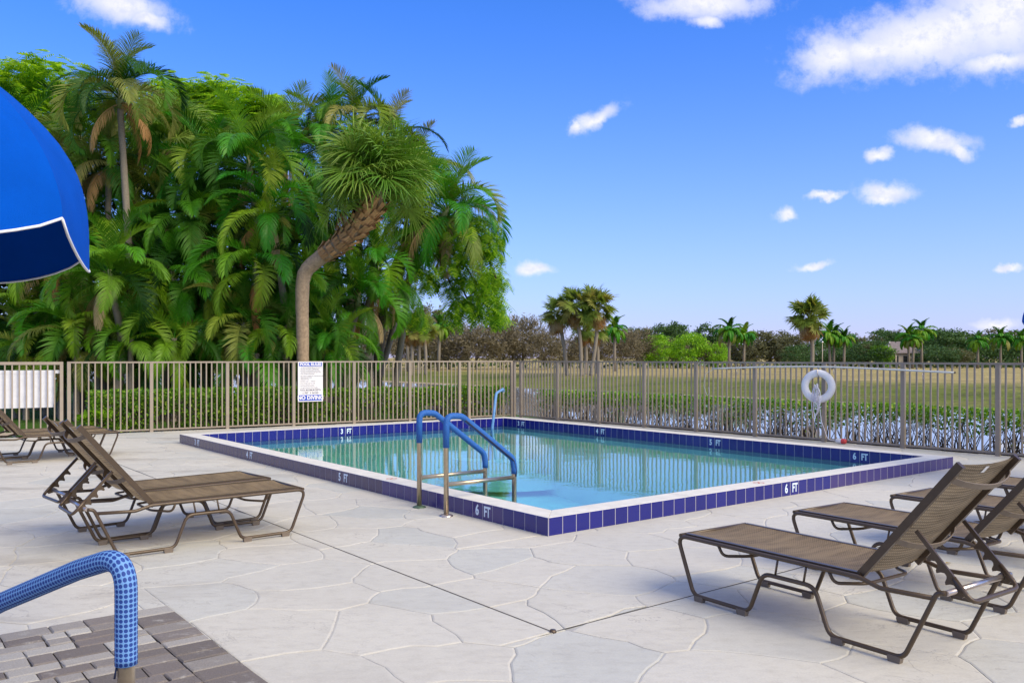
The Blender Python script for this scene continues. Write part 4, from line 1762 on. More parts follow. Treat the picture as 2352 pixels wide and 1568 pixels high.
def fan_mesh(name, pet, Rf, n, m_, seed, droop=0.35, th=0.5, seg=3, spread=2.5, wid=0.045):
    """fan leaf: stalk, then blades in a fold-down star"""
    r = random.Random(seed)
    mb = MB()
    tip = Vector((pet * math.cos(th), 0, pet * math.sin(th)))
    mb.tube([(0, 0, 0), tip * 0.5 + Vector((0, 0, 0.04)), tip], [0.022, 0.016, 0.012], 5, caps=False)
    T = Vector((math.cos(th - 0.45), 0, math.sin(th - 0.45)))
    N = Vector((-T.z, 0, T.x))
    for i in range(n):
        a = -spread + 2 * spread * i / (n - 1) + r.uniform(-.05, .05)
        d = T * math.cos(a) + Vector((0, 1, 0)) * math.sin(a) + N * (0.22 + r.uniform(-.15, .15))
        d.normalize()
        ll = Rf * (0.72 + 0.28 * math.cos(a * 0.62)) * r.uniform(0.85, 1.08)
        q = tip + T * (0.10 * max(0, math.cos(a)))
        wv = N.cross(d).normalized()
        prev = (q - wv * wid * 0.3, q + wv * wid * 0.3)
        for g_ in range(seg):
            d = (d + Vector((0, 0, -droop * (0.25 + 0.75 * g_ / seg) * r.uniform(0.6, 1.4)))).normalized()
            q = q + d * (ll / seg)
            ww = wid * ((0.5, 0.40, 0.03) if seg == 3 else (0.5, 0.05))[g_]
            cur = (q - wv * ww, q + wv * ww)
            mb.face([prev[0], prev[1], cur[1], cur[0]])
            prev = cur
    return mb.mesh(name, m_)


FR = {}
for nm_, key_ in (('frond', 'frond'), ('bright', 'frond_bright'), ('olive', 'frond_olive')):
    FR[nm_] = [
        frond_mesh('frond', 2.5, 1.15, -0.55, 0.64, 70, 0.22, M[key_], 1, vup=0.42),
        frond_mesh('frond', 2.7, 0.95, -1.05, 0.68, 74, 0.26, M[key_], 2, vup=0.30),
        frond_mesh('frond', 2.3, 1.30, 0.15, 0.62, 66, 0.16, M[key_], 3, vup=0.55),
        frond_mesh('frond', 2.6, 0.60, -1.25, 0.66, 72, 0.34, M[key_], 4, vup=0.15),
        frond_mesh('frond', 2.6, 1.05, -0.85, 0.60, 76, 0.40, M[key_], 5, vup=0.65, wid=0.020),
        frond_mesh('frond', 2.7, 1.15, -1.75, 0.62, 76, 0.10, M[key_], 6, vup=0.60, wid=0.024),
    ]
FR['dry'] = [frond_mesh('dry_frond', 2.2, 0.1, -1.5, 0.55, 40, 0.5, M['frond_dry'], 6, vup=-0.05),
             frond_mesh('dry_frond', 2.0, -0.4, -1.55, 0.5, 40, 0.55, M['frond_dry'], 7, vup=-0.1)]


def trunk_tube(pts, r0, r1, rings, m_, name, parent, seg=None, nside=12):
    P = []
    n = seg or 24
    # Catmull-Rom through the points
    K = [Vector(p) for p in pts]
    ext = [K[0] * 2 - K[1]] + K + [K[-1] * 2 - K[-2]]
    for i in range(len(K) - 1):
        p0, p1, p2, p3 = ext[i], ext[i + 1], ext[i + 2], ext[i + 3]
        m = max(2, n // (len(K) - 1))
        for k in range(m):
            t = k / m
            P.append(0.5 * ((2 * p1) + (p2 - p0) * t + (2 * p0 - 5 * p1 + 4 * p2 - p3) * t * t + (3 * p1 - p0 - 3 * p2 + p3) * t ** 3))
    P.append(K[-1])
    rad = []
    for i in range(len(P)):
        t = i / (len(P) - 1)
        rad.append((r0 + (r1 - r0) * t) * (1 + (rings * (1 if i % 2 else -1))))
    MB().tube(P, rad, nside).build(name, m_, parent)
    return P


def feather_palm(base, top, r0, r1, nf, kinds, label, group, seed, scale=1.0, bend=(0, 0), dry=0, shaft=True, low=0.0, trunk_m='trunk_grey'):
    """base, top: world points; fronds spring from the top"""
    rd = random.Random(seed)
    base, top = Vector(base), Vector(top)
    rt = empty('palm_tree', base)
    tag(rt, label, 'palm tree', group)
    t = top - base
    mid = t * 0.5 + Vector((bend[0], bend[1], 0))
    trunk_tube([(0, 0, 0), mid, t], r0, r1, 0.03, M[trunk_m], 'trunk', rt, 26)
    if shaft:
        dirt = (t - mid).normalized()
        MB().tube([t - dirt * 0.05, t + dirt * 0.25 * scale, t + dirt * 0.62 * scale], [r1 * 1.2, r1 * 1.15, r1 * 0.5], 10).build('crownshaft', M['crownshaft'], rt)
        crown = t + dirt * 0.45 * scale
    else:
        crown = t
    az0 = rd.uniform(0, 6.28)
    for k in range(nf):
        f = k / max(1, nf - 1)                     # 0 = young upright, 1 = old hanging
        az = az0 + k * 2.39996 + rd.uniform(-.25, .25)
        pitch = -0.28 + (1.15 + low) * f + rd.uniform(-.12, .12)
        kind = rd.choice(kinds)
        vs = FR[kind]
        me = vs[2] if f < 0.18 else vs[rd.choice([0, 5, 5, 1])] if f < 0.6 else vs[rd.choice([1, 3, 4, 5])]
        add('frond', me, rt, crown + Vector((0, 0, -0.25 * f * scale)), (rd.uniform(-.25, .25), pitch, az), scale * rd.uniform(0.85, 1.1))
    for k in range(dry):
        az = rd.uniform(0, 6.28)
        add('dry_frond', rd.choice(FR['dry']), rt, crown + Vector((0, 0, -0.35 * scale)), (0, rd.uniform(0.1, 0.5), az), scale * rd.uniform(0.8, 1.05))
    return rt


FAN = {'near': [fan_mesh('frond', 0.80, 1.0, 48, M['fan'], k, droop=0.62, th=t_, wid=0.030, spread=2.75) for k, t_ in ((1, 0.9), (2, 0.5), (3, 0.2), (4, 0.7))],
       'far': [fan_mesh('frond', 0.95, 0.85, 26, M['fan_far'], k, droop=0.35, th=t_, wid=0.11) for k, t_ in ((5, 0.8), (6, 0.4), (7, 0.6))],
       'dry': [fan_mesh('dry_frond', 0.9, 0.8, 26, M['frond_dry'], k, droop=0.8, th=t_, wid=0.06) for k, t_ in ((8, 0.0), (9, -0.4))]}


def fan_palm(base, pts, r0, r1, nf, fans, label, group, seed, scale=1.0, boots=0, dry=6, trunk_m='trunk_tan', name='fan_palm'):
    rd = random.Random(seed)
    base = Vector(base)
    rt = empty(name, base)
    tag(rt, label, 'palm tree', group)
    L = [Vector(p) - base for p in pts]
    P = trunk_tube([(0, 0, 0)] + L, r0, r1, 0.02, M[trunk_m], 'trunk', rt, 30, 14)
    crown = L[-1]
    if boots:
        # old leaf bases criss-crossing below the crown
        bm_ = MB()
        bm_.v = [(-0.05, 0, 0), (0.05, 0, 0), (0.035, 0.03, 0.13), (-0.035, 0.03, 0.13), (-0.045, 0.06, 0.25), (0.045, 0.06, 0.25), (0, -0.02, 0.02), (0, 0.02, 0.14), (0.0, 0.085, 0.24)]
        bm_.f = [(0, 1, 2, 3), (3, 2, 5, 4), (0, 3, 7, 6), (6, 7, 2, 1), (3, 4, 8, 7), (7, 8, 5, 2)]
        bme = bm_.mesh('leaf_boot', M['boot'])
        for k in range(boots):
            f = k / boots
            i = int((0.55 + 0.36 * f) * (len(P) - 1))
            p = P[i]
            T = (P[min(i + 1, len(P) - 1)] - P[i - 1]).normalized()
            a = k * 2.39996
            side = (T.orthogonal().normalized())
            side = Matrix.Rotation(a, 3, T) @ side
            rm = Matrix((T.cross(side), side, T)).transposed().to_4x4() if True else None
            rr = r1 * (0.92 + 0.25 * f)
            ob = add('leaf_boot', bme, rt)
            s_ = rd.uniform(0.8, 1.2) * (0.85 + 0.65 * f)
            ob.matrix_local = Matrix.Translation(p + side * rr) @ rm @ Matrix.Rotation(R(rd.uniform(-14, 14)), 4, 'Y') @ Matrix.Diagonal((s_ * 1.3, s_, s_, 1))
    az0 = rd.uniform(0, 6.28)
    for k in range(nf):
        f = k / max(1, nf - 1)
        az = az0 + k * 2.39996 + rd.uniform(-.2, .2)
        pitch = -0.85 + (1.32 if boots else 1.85) * f + rd.uniform(-.2, .2)
        add('frond', rd.choice(FAN[fans]), rt, crown + Vector((0, 0, 0.1 - 0.25 * f * scale)), (rd.uniform(-.9, .9), pitch, az), scale * rd.uniform(0.72, 1.18))
    for k in range(dry):
        add('dry_frond', rd.choice(FAN['dry']), rt, crown + Vector((0, 0, -0.3 * scale)), (rd.uniform(-.4, .4), rd.uniform(0.5, 1.3), rd.uniform(0, 6.28)), scale * rd.uniform(0.8, 1.05))
    return rt


def X(xd, d):
    return (xd - CXP) / FP * d


def base_at(xd, d):
    x = X(xd, d)
    return Vector((x, d, ground_z(x, d) - 0.05))


def top_at(xd, yd, d):
    return AT(xd, yd, d)


GP = 'feather palms in the thicket behind the left fence'
# crown x, y; trunk base x; distance; frond count; kinds; scale; label
PALMS = [
    (276, 188, 302, 23.0, 17, ['olive', 'frond', 'olive'], 0.98, 3, 'tallest feather palm, slim trunk and yellowing arched fronds at the top of the thicket'),
    (190, 300, 240, 25.0, 14, ['olive', 'frond'], 0.95, 1, 'feather palm below the tallest one, pale arching fronds over the umbrella'),
    (250, 345, 262, 24.2, 12, ['olive', 'frond'], 0.9, 1, 'feather palm with grey trunk left of the tall slim trunk'),
    (60, 330, 90, 26.5, 14, ['frond', 'olive'], 1.0, 2, 'feather palm half hidden by the upper edge of the umbrella'),
    (575, 345, 600, 23.5, 15, ['frond', 'bright'], 1.05, 0, 'feather palm of broad bright fronds in the middle of the thicket'),
    (655, 315, 668, 25.6, 14, ['frond', 'bright', 'olive'], 1.0, 0, 'feather palm whose fronds curl against the sky left of the highest middle crown'),
    (745, 300, 750, 26.4, 13, ['frond', 'bright'], 1.0, 0, 'feather palm between two taller crowns above the curved trunk'),
    (815, 255, 800, 27.2, 15, ['frond', 'frond', 'olive'], 1.0, 3, 'feather palm standing highest right of the middle, above the shaggy fan palm'),
    (885, 300, 850, 27.6, 12, ['frond', 'olive'], 0.95, 3, 'feather palm with brown dead fronds hanging behind the shaggy fan palm'),
    (1012, 452, 772, 27.0, 20, ['bright', 'olive', 'bright'], 1.16, 5, 'leaning feather palm at the right end of the thicket with rusty hanging fronds'),
    (258, 605, 250, 21.6, 15, ['frond', 'bright'], 0.92, 1, 'short feather palm with a pale bare stem right of the umbrella'),
    (440, 470, 455, 24.0, 15, ['frond', 'frond', 'bright'], 1.0, 1, 'dark feather palm in the heart of the thicket'),
    (540, 520, 560, 24.6, 15, ['frond', 'olive'], 1.0, 2, 'feather palm with withered tan fronds among the dark stems'),
    (625, 455, 640, 22.8, 14, ['bright', 'frond'], 0.95, 0, 'feather palm with one long bright frond hanging left of the curved trunk'),
    (335, 520, 345, 24.8, 14, ['frond', 'frond', 'olive'], 1.0, 1, 'feather palm between the bare stem and the dark heart of the thicket'),
    (125, 560, 140, 23.6, 14, ['frond', 'bright'], 1.0, 1, 'feather palm behind the umbrella rim'),
    (760, 560, 770, 26.8, 14, ['frond', 'bright'], 0.95, 1, 'feather palm filling the gap under the bend of the curved trunk'),
    (860, 600, 800, 26.2, 14, ['bright', 'frond'], 0.95, 2, 'feather palm under the shaggy fan palm, fronds drooping to the right'),
    (700, 490, 690, 27.6, 14, ['frond', 'frond'], 1.0, 0, 'dark feather palm directly behind the curved trunk'),
    (930, 500, 850, 29.0, 12, ['frond', 'olive'], 1.0, 2, 'feather palm behind the leaning trunk on the right'),
    (480, 370, 490, 25.4, 14, ['frond', 'bright'], 1.0, 1, 'feather palm between the orange-stubbed fan palm and the broad bright crown'),
    (400, 610, 410, 23.2, 14, ['frond', 'bright'], 0.95, 2, 'feather palm with drooping fronds at half height, right of the bare stem'),
    (500, 620, 515, 23.8, 14, ['frond', 'frond', 'olive'], 0.95, 2, 'feather palm at half height in the shade left of the bright hanging frond'),
    (585, 590, 590, 22.6, 13, ['bright', 'frond'], 0.9, 1, 'feather palm of glossy vivid fronds at half height left of the curved trunk'),
    (40, 480, 50, 25.5, 14, ['frond', 'olive'], 1.0, 2, 'feather palm hidden behind the middle of the umbrella'),
    (170, 450, 185, 25.0, 14, ['frond', 'olive', 'bright'], 1.0, 1, 'feather palm at half height right beside the umbrella edge'),
    (310, 420, 320, 25.6, 14, ['olive', 'frond'], 0.95, 2, 'feather palm under the pale arches, left of the orange-stubbed fan palm'),
    (655, 640, 660, 24.4, 13, ['frond', 'bright'], 0.9, 1, 'feather palm at half height just left behind the curved trunk'),
    (790, 440, 790, 25.8, 13, ['frond', 'bright'], 0.95, 0, 'feather palm peeping out left of the shaggy fan palm head'),
    (820, 660, 800, 25.0, 12, ['bright', 'frond'], 0.85, 1, 'feather palm with fronds falling across the leaning trunks'),
    (960, 380, 900, 28.4, 12, ['frond', 'olive'], 0.95, 3, 'feather palm between the shaggy fan palm and the right end crown'),
]
for k, (cx_, cy_, bx, d, nf, kinds, sc, dry, lb) in enumerate(PALMS):
    b_ = base_at(bx, d)
    sc *= 0.88
    t_ = top_at(cx_, cy_, d) - Vector((0, 0, 0.80 * sc))
    nf += 8
    slim = 0.095 if k not in (9,) else 0.12
    feather_palm(b_, t_, slim * 1.25, slim * 0.85, nf, kinds, lb, GP, 100 + k, sc, bend=(0.25 * math.sin(k * 2.1), 0.2), dry=dry + (2 if k % 2 else 1))

GU = 'low feather palms growing just behind the left fence'
LOW = [
    (35, 735, 23.0, 9, ['frond', 'olive'], 0.85, 'low dark feather palm behind the gate'),
    (175, 745, 22.0, 10, ['frond', 'olive', 'bright'], 0.85, 'low feather palm arching over the fence post by the gate'),
    (105, 690, 23.8, 11, ['frond'], 0.9, 'low feather palm under the umbrella rim'),
    (300, 770, 21.5, 9, ['bright', 'bright', 'frond'], 0.7, 'low bright yellow green feather palm behind the fence'),
    (400, 770, 21.8, 10, ['bright', 'frond'], 0.8, 'low vivid green feather palm near the middle of the left fence'),
    (470, 690, 23.2, 11, ['frond', 'bright'], 0.9, 'low feather palm in the shade between the stems'),
    (560, 735, 22.4, 10, ['frond', 'olive'], 0.85, 'low feather palm with tan fronds left of the curved trunk'),
    (640, 760, 22.8, 11, ['bright', 'frond'], 0.8, 'low feather palm directly left of the curved trunk'),
    (745, 765, 23.4, 11, ['bright', 'frond'], 0.85, 'low feather palm directly right of the curved trunk'),
    (345, 690, 23.6, 11, ['frond', 'olive'], 0.9, 'low feather palm with an orange withered frond beside the bare stem'),
    (240, 720, 23.0, 10, ['frond', 'olive', 'bright'], 0.85, 'low feather palm at the foot of the bare stem'),
    (700, 700, 25.2, 11, ['frond'], 0.9, 'low dark feather palm behind the curved trunk'),
    (60, 800, 22.4, 9, ['frond', 'olive'], 0.75, 'knee-high feather palm behind the white board on the gate'),
    (140, 800, 22.6, 9, ['frond', 'bright'], 0.8, 'knee-high feather palm between the gate and the hedge end'),
    (225, 795, 22.4, 9, ['olive', 'frond'], 0.8, 'knee-high yellowish feather palm behind the first fence panel'),
    (360, 815, 22.6, 9, ['bright', 'frond'], 0.75, 'knee-high feather palm behind the second fence post'),
    (520, 790, 22.6, 9, ['frond', 'olive'], 0.8, 'knee-high feather palm behind the third fence post'),
    (590, 805, 22.2, 9, ['bright', 'frond'], 0.75, 'knee-high feather palm a little left of the rules sign'),
    (440, 800, 23.4, 9, ['frond'], 0.85, 'knee-high dark feather palm in the deep shade of the thicket'),
    (780, 800, 23.4, 9, ['frond', 'bright'], 0.75, 'knee-high feather palm right of the rules sign'),
]
for k, (cx_, cy_, d, nf, kinds, sc, lb) in enumerate(LOW):
    b_ = base_at(cx_, d)
    t_ = top_at(cx_, cy_ + 6, d)
    sc *= 0.85
    nf += 7
    feather_palm(b_, t_, 0.08, 0.065, nf, kinds, lb, GU, 300 + k, sc, dry=1 if k in (1, 6, 9) else 0, shaft=False, low=0.15)

# the big shaggy fan palm with the curved trunk
D_ = 21.7
fan_palm(base_at(697, D_), [AT(695, 760, D_), AT(694, 690, D_), AT(699, 630, D_), AT(728, 598, D_ - 0.1), AT(776, 562, D_ - 0.3), AT(820, 522, D_ - 0.5), AT(850, 478, D_ - 0.7), AT(866, 434, D_ - 0.8)], 0.15, 0.23, 80, 'near',
         'large shaggy fan palm with a thick curved trunk behind the rules sign', 'fan palms in the thicket', 7, 1.04, boots=120, dry=0)
D_ = 27.0
fan_palm(base_at(385, D_), [AT(380, 560, D_), AT(366, 430, D_), AT(385, 345, D_)], 0.17, 0.22, 46, 'near',
         'shaggy fan palm with orange leaf stubs right of the tall slim trunk', 'fan palms in the thicket', 8, 1.25, boots=26, dry=4)


# ------------------------------------------------------------------ leafy trees of the thicket
def spray_quads(n, Rr, rd, leaf=0.42, drop=0.25, hang=0.0):
    """ferny leaves: a rib with pairs of thin pinnae, returned as quads round the origin inside a flattened ball"""
    out = []
    for _ in range(n):
        while True:
            p = rd.uniform(-1, 1, 3)
            if (p ** 2).sum() < 1 and (p ** 2).sum() > 0.08:
                break
        p = p * np.array(Rr)
        az = rd.uniform(0, 2 * math.pi)
        el = rd.uniform(-0.7 - hang, 0.25 - hang)
        t = np.array([math.cos(az) * math.cos(el), math.sin(az) * math.cos(el), math.sin(el)])
        s = np.cross(t, (0, 0, 1))
        s /= np.linalg.norm(s) + 1e-9
        L = leaf * rd.uniform(0.7, 1.3)
        for k in range(7):
            f = (k + 0.5) / 7
            c = p + t * L * f + np.array([0, 0, -drop * L * f * f])
            ln = L * 0.38 * math.sin(math.pi * (0.15 + 0.8 * f))
            for sg_ in (-1, 1):
                d = s * sg_ * 0.85 + t * 0.5 + np.array([0, 0, -0.15])
                e = c + d * ln
                w_ = t * L * 0.055
                out.append((c - w_, c + w_, e + w_ * 0.6, e - w_ * 0.6))
    return np.array(out)


def tree(name, label, cat, group, base, limbs, clusters, m_, rad, leafn, leaf, seed, kind='fern', hang=0.0):
    """base: world point; limbs: lists of world points; clusters: (centre, radii)"""
    rd = np.random.default_rng(seed)
    base = Vector(base)
    rt = empty(name, base)
    tag(rt, label, cat, group)
    for i, (pts, r0, r1) in enumerate(limbs):
        trunk_tube([Vector(p) - base for p in pts], r0, r1, 0.0, M['bark'], 'trunk' if i == 0 else 'limb', rt, 12, 7)
    Q = []
    for (c, rr, n) in clusters:
        q = spray_quads(n, rr, rd, leaf, hang=hang) if kind == 'fern' else blob_quads(n, rr, rd, leaf)
        Q.append(q + np.array(Vector(c) - base))
    me = quads_mesh('crown', np.concatenate(Q), m_)
    add('crown', me, rt)
    return rt


def blob_quads(n, rr, rd, leaf, shell=0.55):
    """leaf quads spread through a ball, gathered in clumps, thinner inside"""
    nc = max(6, n // 45)
    d = rd.normal(size=(nc, 3))
    d /= np.linalg.norm(d, axis=1)[:, None]
    r = rd.uniform(shell, 1.0, nc) ** 0.6
    cen = d * r[:, None] * np.array(rr)
    idx = rd.integers(0, nc, n)
    cs = 0.26 * np.mean(rr)
    p = cen[idx] + rd.normal(size=(n, 3)) * cs * 0.55 * np.array([1, 1, 0.75])
    u = rd.normal(size=(n, 3))
    u /= np.linalg.norm(u, axis=1)[:, None]
    v = np.cross(u, rd.normal(size=(n, 3)))
    v /= np.linalg.norm(v, axis=1)[:, None] + 1e-9
    s = leaf * rd.uniform(0.6, 1.3, (n, 1))
    return np.stack([p - u * s, p - v * s * 0.5, p + u * s, p + v * s * 0.5], axis=1)


D_ = 31.0
cl_ = []
rdm = random.Random(77)
for (cx_, cy_, rx, ry, n) in ((30, 190, 2.0, 0.9, 130), (110, 175, 1.6, 0.7, 90), (-40, 230, 2.4, 1.0, 120), (60, 250, 2.2, 0.9, 130), (160, 260, 2.0, 1.0, 100), (330, 250, 2.0, 0.9, 100),
                              (440, 230, 1.5, 0.6, 110), (500, 215, 1.4, 0.55, 100), (560, 240, 1.5, 0.6, 110), (470, 275, 1.8, 0.7, 110), (590, 275, 1.4, 0.7, 90), (400, 205, 1.2, 0.5, 60), (545, 300, 1.6, 0.8, 90), (20, 300, 2.2, 1.0, 90), (620, 245, 0.9, 0.5, 50)):
    cl_.append((AT(cx_, cy_, D_ + rdm.uniform(-1.5, 1.5)), (rx, rx, ry), n * 3))
tree('flame_tree', 'spreading ferny tree behind the palms, its flat crown showing left of and between them', 'tree', None, base_at(330, D_ + 1), [([base_at(330, D_ + 1), AT(330, 600, D_ + 1), AT(300, 430, D_ + 1)], 0.3, 0.2), ([AT(300, 430, D_ + 1), AT(180, 330, D_), AT(40, 250, D_)], 0.17, 0.06), ([AT(310, 440, D_ + 1), AT(420, 330, D_), AT(540, 260, D_)], 0.17, 0.06), ([AT(300, 430, D_ + 1), AT(320, 330, D_), AT(340, 250, D_)], 0.15, 0.05)], cl_, M['fern'], 0.3, 0, 0.55, 5)
D_ = 27.5
cl_ = []
for (cx_, cy_, rx, ry, n) in ((1010, 500, 1.0, 0.6, 60), (1100, 520, 0.8, 0.5, 60), (1000, 520, 1.0, 0.7, 60), (1060, 545, 1.1, 0.7, 90), (1120, 560, 0.6, 0.45, 55), (1090, 600, 1.0, 0.7, 100), (1130, 640, 0.55, 0.55, 70), (1080, 660, 0.9, 0.65, 100), (1120, 700, 0.65, 0.5, 80), (1060, 705, 0.6, 0.4, 60), (1000, 610, 0.9, 0.4, 30), (950, 640, 0.8, 0.4, 40), (1010, 650, 0.7, 0.3, 24), (960, 560, 1.0, 0.6, 40), (910, 690, 0.9, 0.5, 45), (940, 720, 0.7, 0.35, 30), (1140, 720, 0.35, 0.35, 36)):
    cl_.append((AT(cx_, cy_, D_ + rdm.uniform(-1, 1)), (rx, rx, ry), int(n * 1.5)))
B_ = AT(930, 560, D_ + 0.8)
tree('flame_tree', 'ferny tree with light green sprays hanging at the right end of the thicket', 'tree', None, base_at(860, D_ + 1), [([base_at(860, D_ + 1), AT(880, 700, D_ + 1), B_], 0.22, 0.14), ([B_, AT(1000, 560, D_), AT(1050, 640, D_), AT(1075, 690, D_)], 0.09, 0.025), ([B_, AT(1020, 520, D_), AT(1100, 560, D_), AT(1140, 640, D_)], 0.09, 0.025), ([AT(1000, 560, D_), AT(1060, 600, D_), AT(1110, 680, D_)], 0.05, 0.02), ([AT(960, 560, D_), AT(1010, 600, D_), AT(1050, 690, D_ - 0.3)], 0.04, 0.015), ([AT(1000, 540, D_), AT(1030, 570, D_), AT(1090, 620, D_)], 0.04, 0.015)], cl_, M['fern'], 0.3, 0, 0.42, 6, hang=0.45)
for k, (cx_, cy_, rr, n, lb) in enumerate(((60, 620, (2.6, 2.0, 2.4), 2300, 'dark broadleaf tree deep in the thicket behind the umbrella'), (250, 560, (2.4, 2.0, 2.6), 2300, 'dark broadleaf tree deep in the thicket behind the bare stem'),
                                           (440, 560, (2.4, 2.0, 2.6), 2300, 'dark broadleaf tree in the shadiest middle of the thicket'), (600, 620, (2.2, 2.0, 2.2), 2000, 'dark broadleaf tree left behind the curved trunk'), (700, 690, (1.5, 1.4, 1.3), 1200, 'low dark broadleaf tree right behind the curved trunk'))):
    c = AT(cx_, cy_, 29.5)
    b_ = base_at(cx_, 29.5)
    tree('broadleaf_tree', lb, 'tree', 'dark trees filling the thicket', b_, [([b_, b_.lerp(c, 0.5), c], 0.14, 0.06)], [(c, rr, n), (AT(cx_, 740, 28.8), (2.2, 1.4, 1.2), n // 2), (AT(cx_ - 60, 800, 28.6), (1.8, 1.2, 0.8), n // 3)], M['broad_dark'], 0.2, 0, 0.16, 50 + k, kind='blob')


# ------------------------------------------------------------------ hedges
def hedge(label, o_, d, n_, l0, l1, off, depth, h0, h1, nleaf, bare, nstem, seed, leaf=0.040):
    """clipped hedge along a line: leaf mass between h0 and h1, stems below; bare thins the lower leaves"""
    rd = np.random.default_rng(seed)
    a = o_ + d * l0 + n_ * off
    rt = empty('hedge', (a.x, a.y, 0), math.atan2(d.y, d.x))
    tag(rt, label, 'hedge')
    sgn = 1 if Vector((-d.y, d.x)).dot(n_) > 0 else -1
    L_ = l1 - l0
    x = rd.uniform(0, L_, nleaf)
    y = rd.uniform(-0.5, 0.5, nleaf) * depth
    u = rd.uniform(0, 1, nleaf)
    z = h0 + (h1 - h0) * (u ** (1 / (1 + bare)))
    lump = np.array([noise.noise((xx * 0.9, yy * 0.9, seed)) for xx, yy in zip(x, y)])
    z = z + lump * 0.05
    keep = np.ones(nleaf, bool)
    holes = np.array([noise.noise((xx * 1.7, zz * 2.6, seed + 5.0)) for xx, zz in zip(x, z)])
    fz = (z - h0) / (h1 - h0)
    keep &= ~((holes > 0.10 + 0.55 * fz - 0.15 * bare * (1 - fz)) & (fz < 0.75))
    x, y, z = x[keep], y[keep], z[keep]
    n = len(x)
    p = np.stack([x, y, z], 1)
    uu = rd.normal(size=(n, 3))
    uu /= np.linalg.norm(uu, axis=1)[:, None]
    vv = np.cross(uu, rd.normal(size=(n, 3)))
    vv /= np.linalg.norm(vv, axis=1)[:, None]
    s = leaf * rd.uniform(0.6, 1.25, (n, 1))
    me = quads_mesh('foliage', np.stack([p - uu * s, p - vv * s * 0.55, p + uu * s, p + vv * s * 0.55], axis=1), M['hedge'])
    add('foliage', me, rt)
    mb = MB()
    r = random.Random(seed)
    for k in range(nstem):
        x0 = r.uniform(0, L_)
        y0 = r.uniform(-.3, .3) * depth
        p0 = Vector((x0, y0, -0.12))
        for b in range(r.choice((2, 3, 3))):
            q = [p0]
            dd = Vector((r.uniform(-.7, .7), r.uniform(-.3, .3), 1)).normalized()
            stp = (h1 + 0.05) / 4.5
            for s_ in range(4):
                dd = (dd + Vector((r.uniform(-.45, .45), r.uniform(-.3, .3), r.uniform(0, .25)))).normalized()
                q.append(q[-1] + dd * stp)
            mb.tube(q, [0.010, 0.008, 0.006, 0.0045, 0.003], 4, caps=False)
    mb.build('stems', M['twig'], rt, kind='stuff')
    return rt


hedge('clipped green hedge behind the left fence, thick at the gate end', FL0, DL, NL, 0.42, 5.2, 0.75, 0.8, 0.0, 0.86, 15000, 0.25, 90, 21, 0.038)
hedge('clipped green hedge behind the left fence, thinner with the lake showing through its foot', FL0, DL, NL, 5.2, 10.5, 0.75, 0.75, 0.06, 0.80, 10500, 0.7, 110, 22, 0.038)
hedge('open twiggy hedge behind the right fence with pale lake showing through its bare stems', FK, DR, NR, 0.2, 14.5, 0.85, 0.65, 0.02, 0.69, 17500, 2.1, 340, 23, 0.035)
# loose shrub by the gate
sh_ = empty('shrub', (*(FL0 + DL * 0.55 + NL * 0.55), -0.05))
tag(sh_, 'small bright green leafy plant at the hedge end beside the gate post', 'shrub')
add('foliage', quads_mesh('foliage', blob_quads(420, (0.28, 0.25, 0.26), np.random.default_rng(3), 0.07) + np.array([0, 0, 0.42]), M['t_bright']), sh_)
MB().tube([(0.1, 0, 0), (0.06, 0.02, 0.2), (0.0, 0, 0.4)], [0.02, 0.015, 0.01], 5).build('stem', M['twig'], sh_)


# ------------------------------------------------------------------ far wood beyond the field
def far_crown(kind, seed):
    rd = np.random.default_rng(seed)
    # unit tree: height 1, half width 0.5
    if kind == 'bare':
        n = 5200
        p = blob_quads(n, (0.46, 0.46, 0.42), rd, 0.01, shell=0.25).mean(axis=1) + np.array([0, 0, 0.54])
        # twigs point outwards and up
        c = np.array([0, 0, 0.3])
        u = p - c
        u /= np.linalg.norm(u, axis=1)[:, None]
        u = u + rd.normal(size=u.shape) * 0.6
        u /= np.linalg.norm(u, axis=1)[:, None]
        v = np.cross(u, rd.normal(size=u.shape))
        v /= np.linalg.norm(v, axis=1)[:, None]
        s = rd.uniform(0.018, 0.042, (n, 1))
        return np.stack([p - u * s, p - v * 0.007, p + u * s, p + v * 0.007], axis=1)
    if kind == 'round':
        q = blob_quads(3600, (0.46, 0.46, 0.40), rd, 0.026, shell=0.45) + np.array([0, 0, 0.56])
        q2 = blob_quads(900, (0.44, 0.44, 0.22), rd, 0.026) + np.array([0, 0, 0.26])
        return np.concatenate([q, q2])
    if kind == 'wide':
        a = [blob_quads(1300, (0.30, 0.30, 0.22), rd, 0.024, shell=0.4) + np.array([dx_, dy_, z_]) for dx_, dy_, z_ in ((-0.25, 0, 0.70), (0.2, 0.05, 0.76), (0.0, -0.2, 0.58), (0.28, 0, 0.46), (-0.3, 0, 0.42))]
        return np.concatenate(a)


CR = {}
for kind, mk, seeds_ in (('bare', 't_bare', (1, 2, 3)), ('round', 't_dark', (4, 5)), ('wide', 't_dark', (6, 7)), ('round', 't_olive', (8, 9)), ('wide', 't_olive', (10,)), ('round', 't_bright', (11, 12))):
    CR.setdefault((kind, mk), [])
    for s_ in seeds_:
        CR[(kind, mk)].append(quads_mesh('crown', far_crown(kind, s_), M[mk]))
tk = MB().tube([(0, 0, -0.02), (0.01, 0, 0.2), (0.0, 0.01, 0.5)], [0.022, 0.016, 0.008], 6)
for a_ in range(5):
    an = a_ * 1.26
    tk.tube([(0.005, 0, 0.16 + 0.05 * a_), (0.12 * math.cos(an), 0.12 * math.sin(an), 0.36 + 0.05 * a_), (0.26 * math.cos(an), 0.26 * math.sin(an), 0.52 + 0.05 * a_)], [0.011, 0.007, 0.003], 5)
TRUNK = tk.mesh('trunk', M['bark'])
GFT = 'trees of the wood across the field'
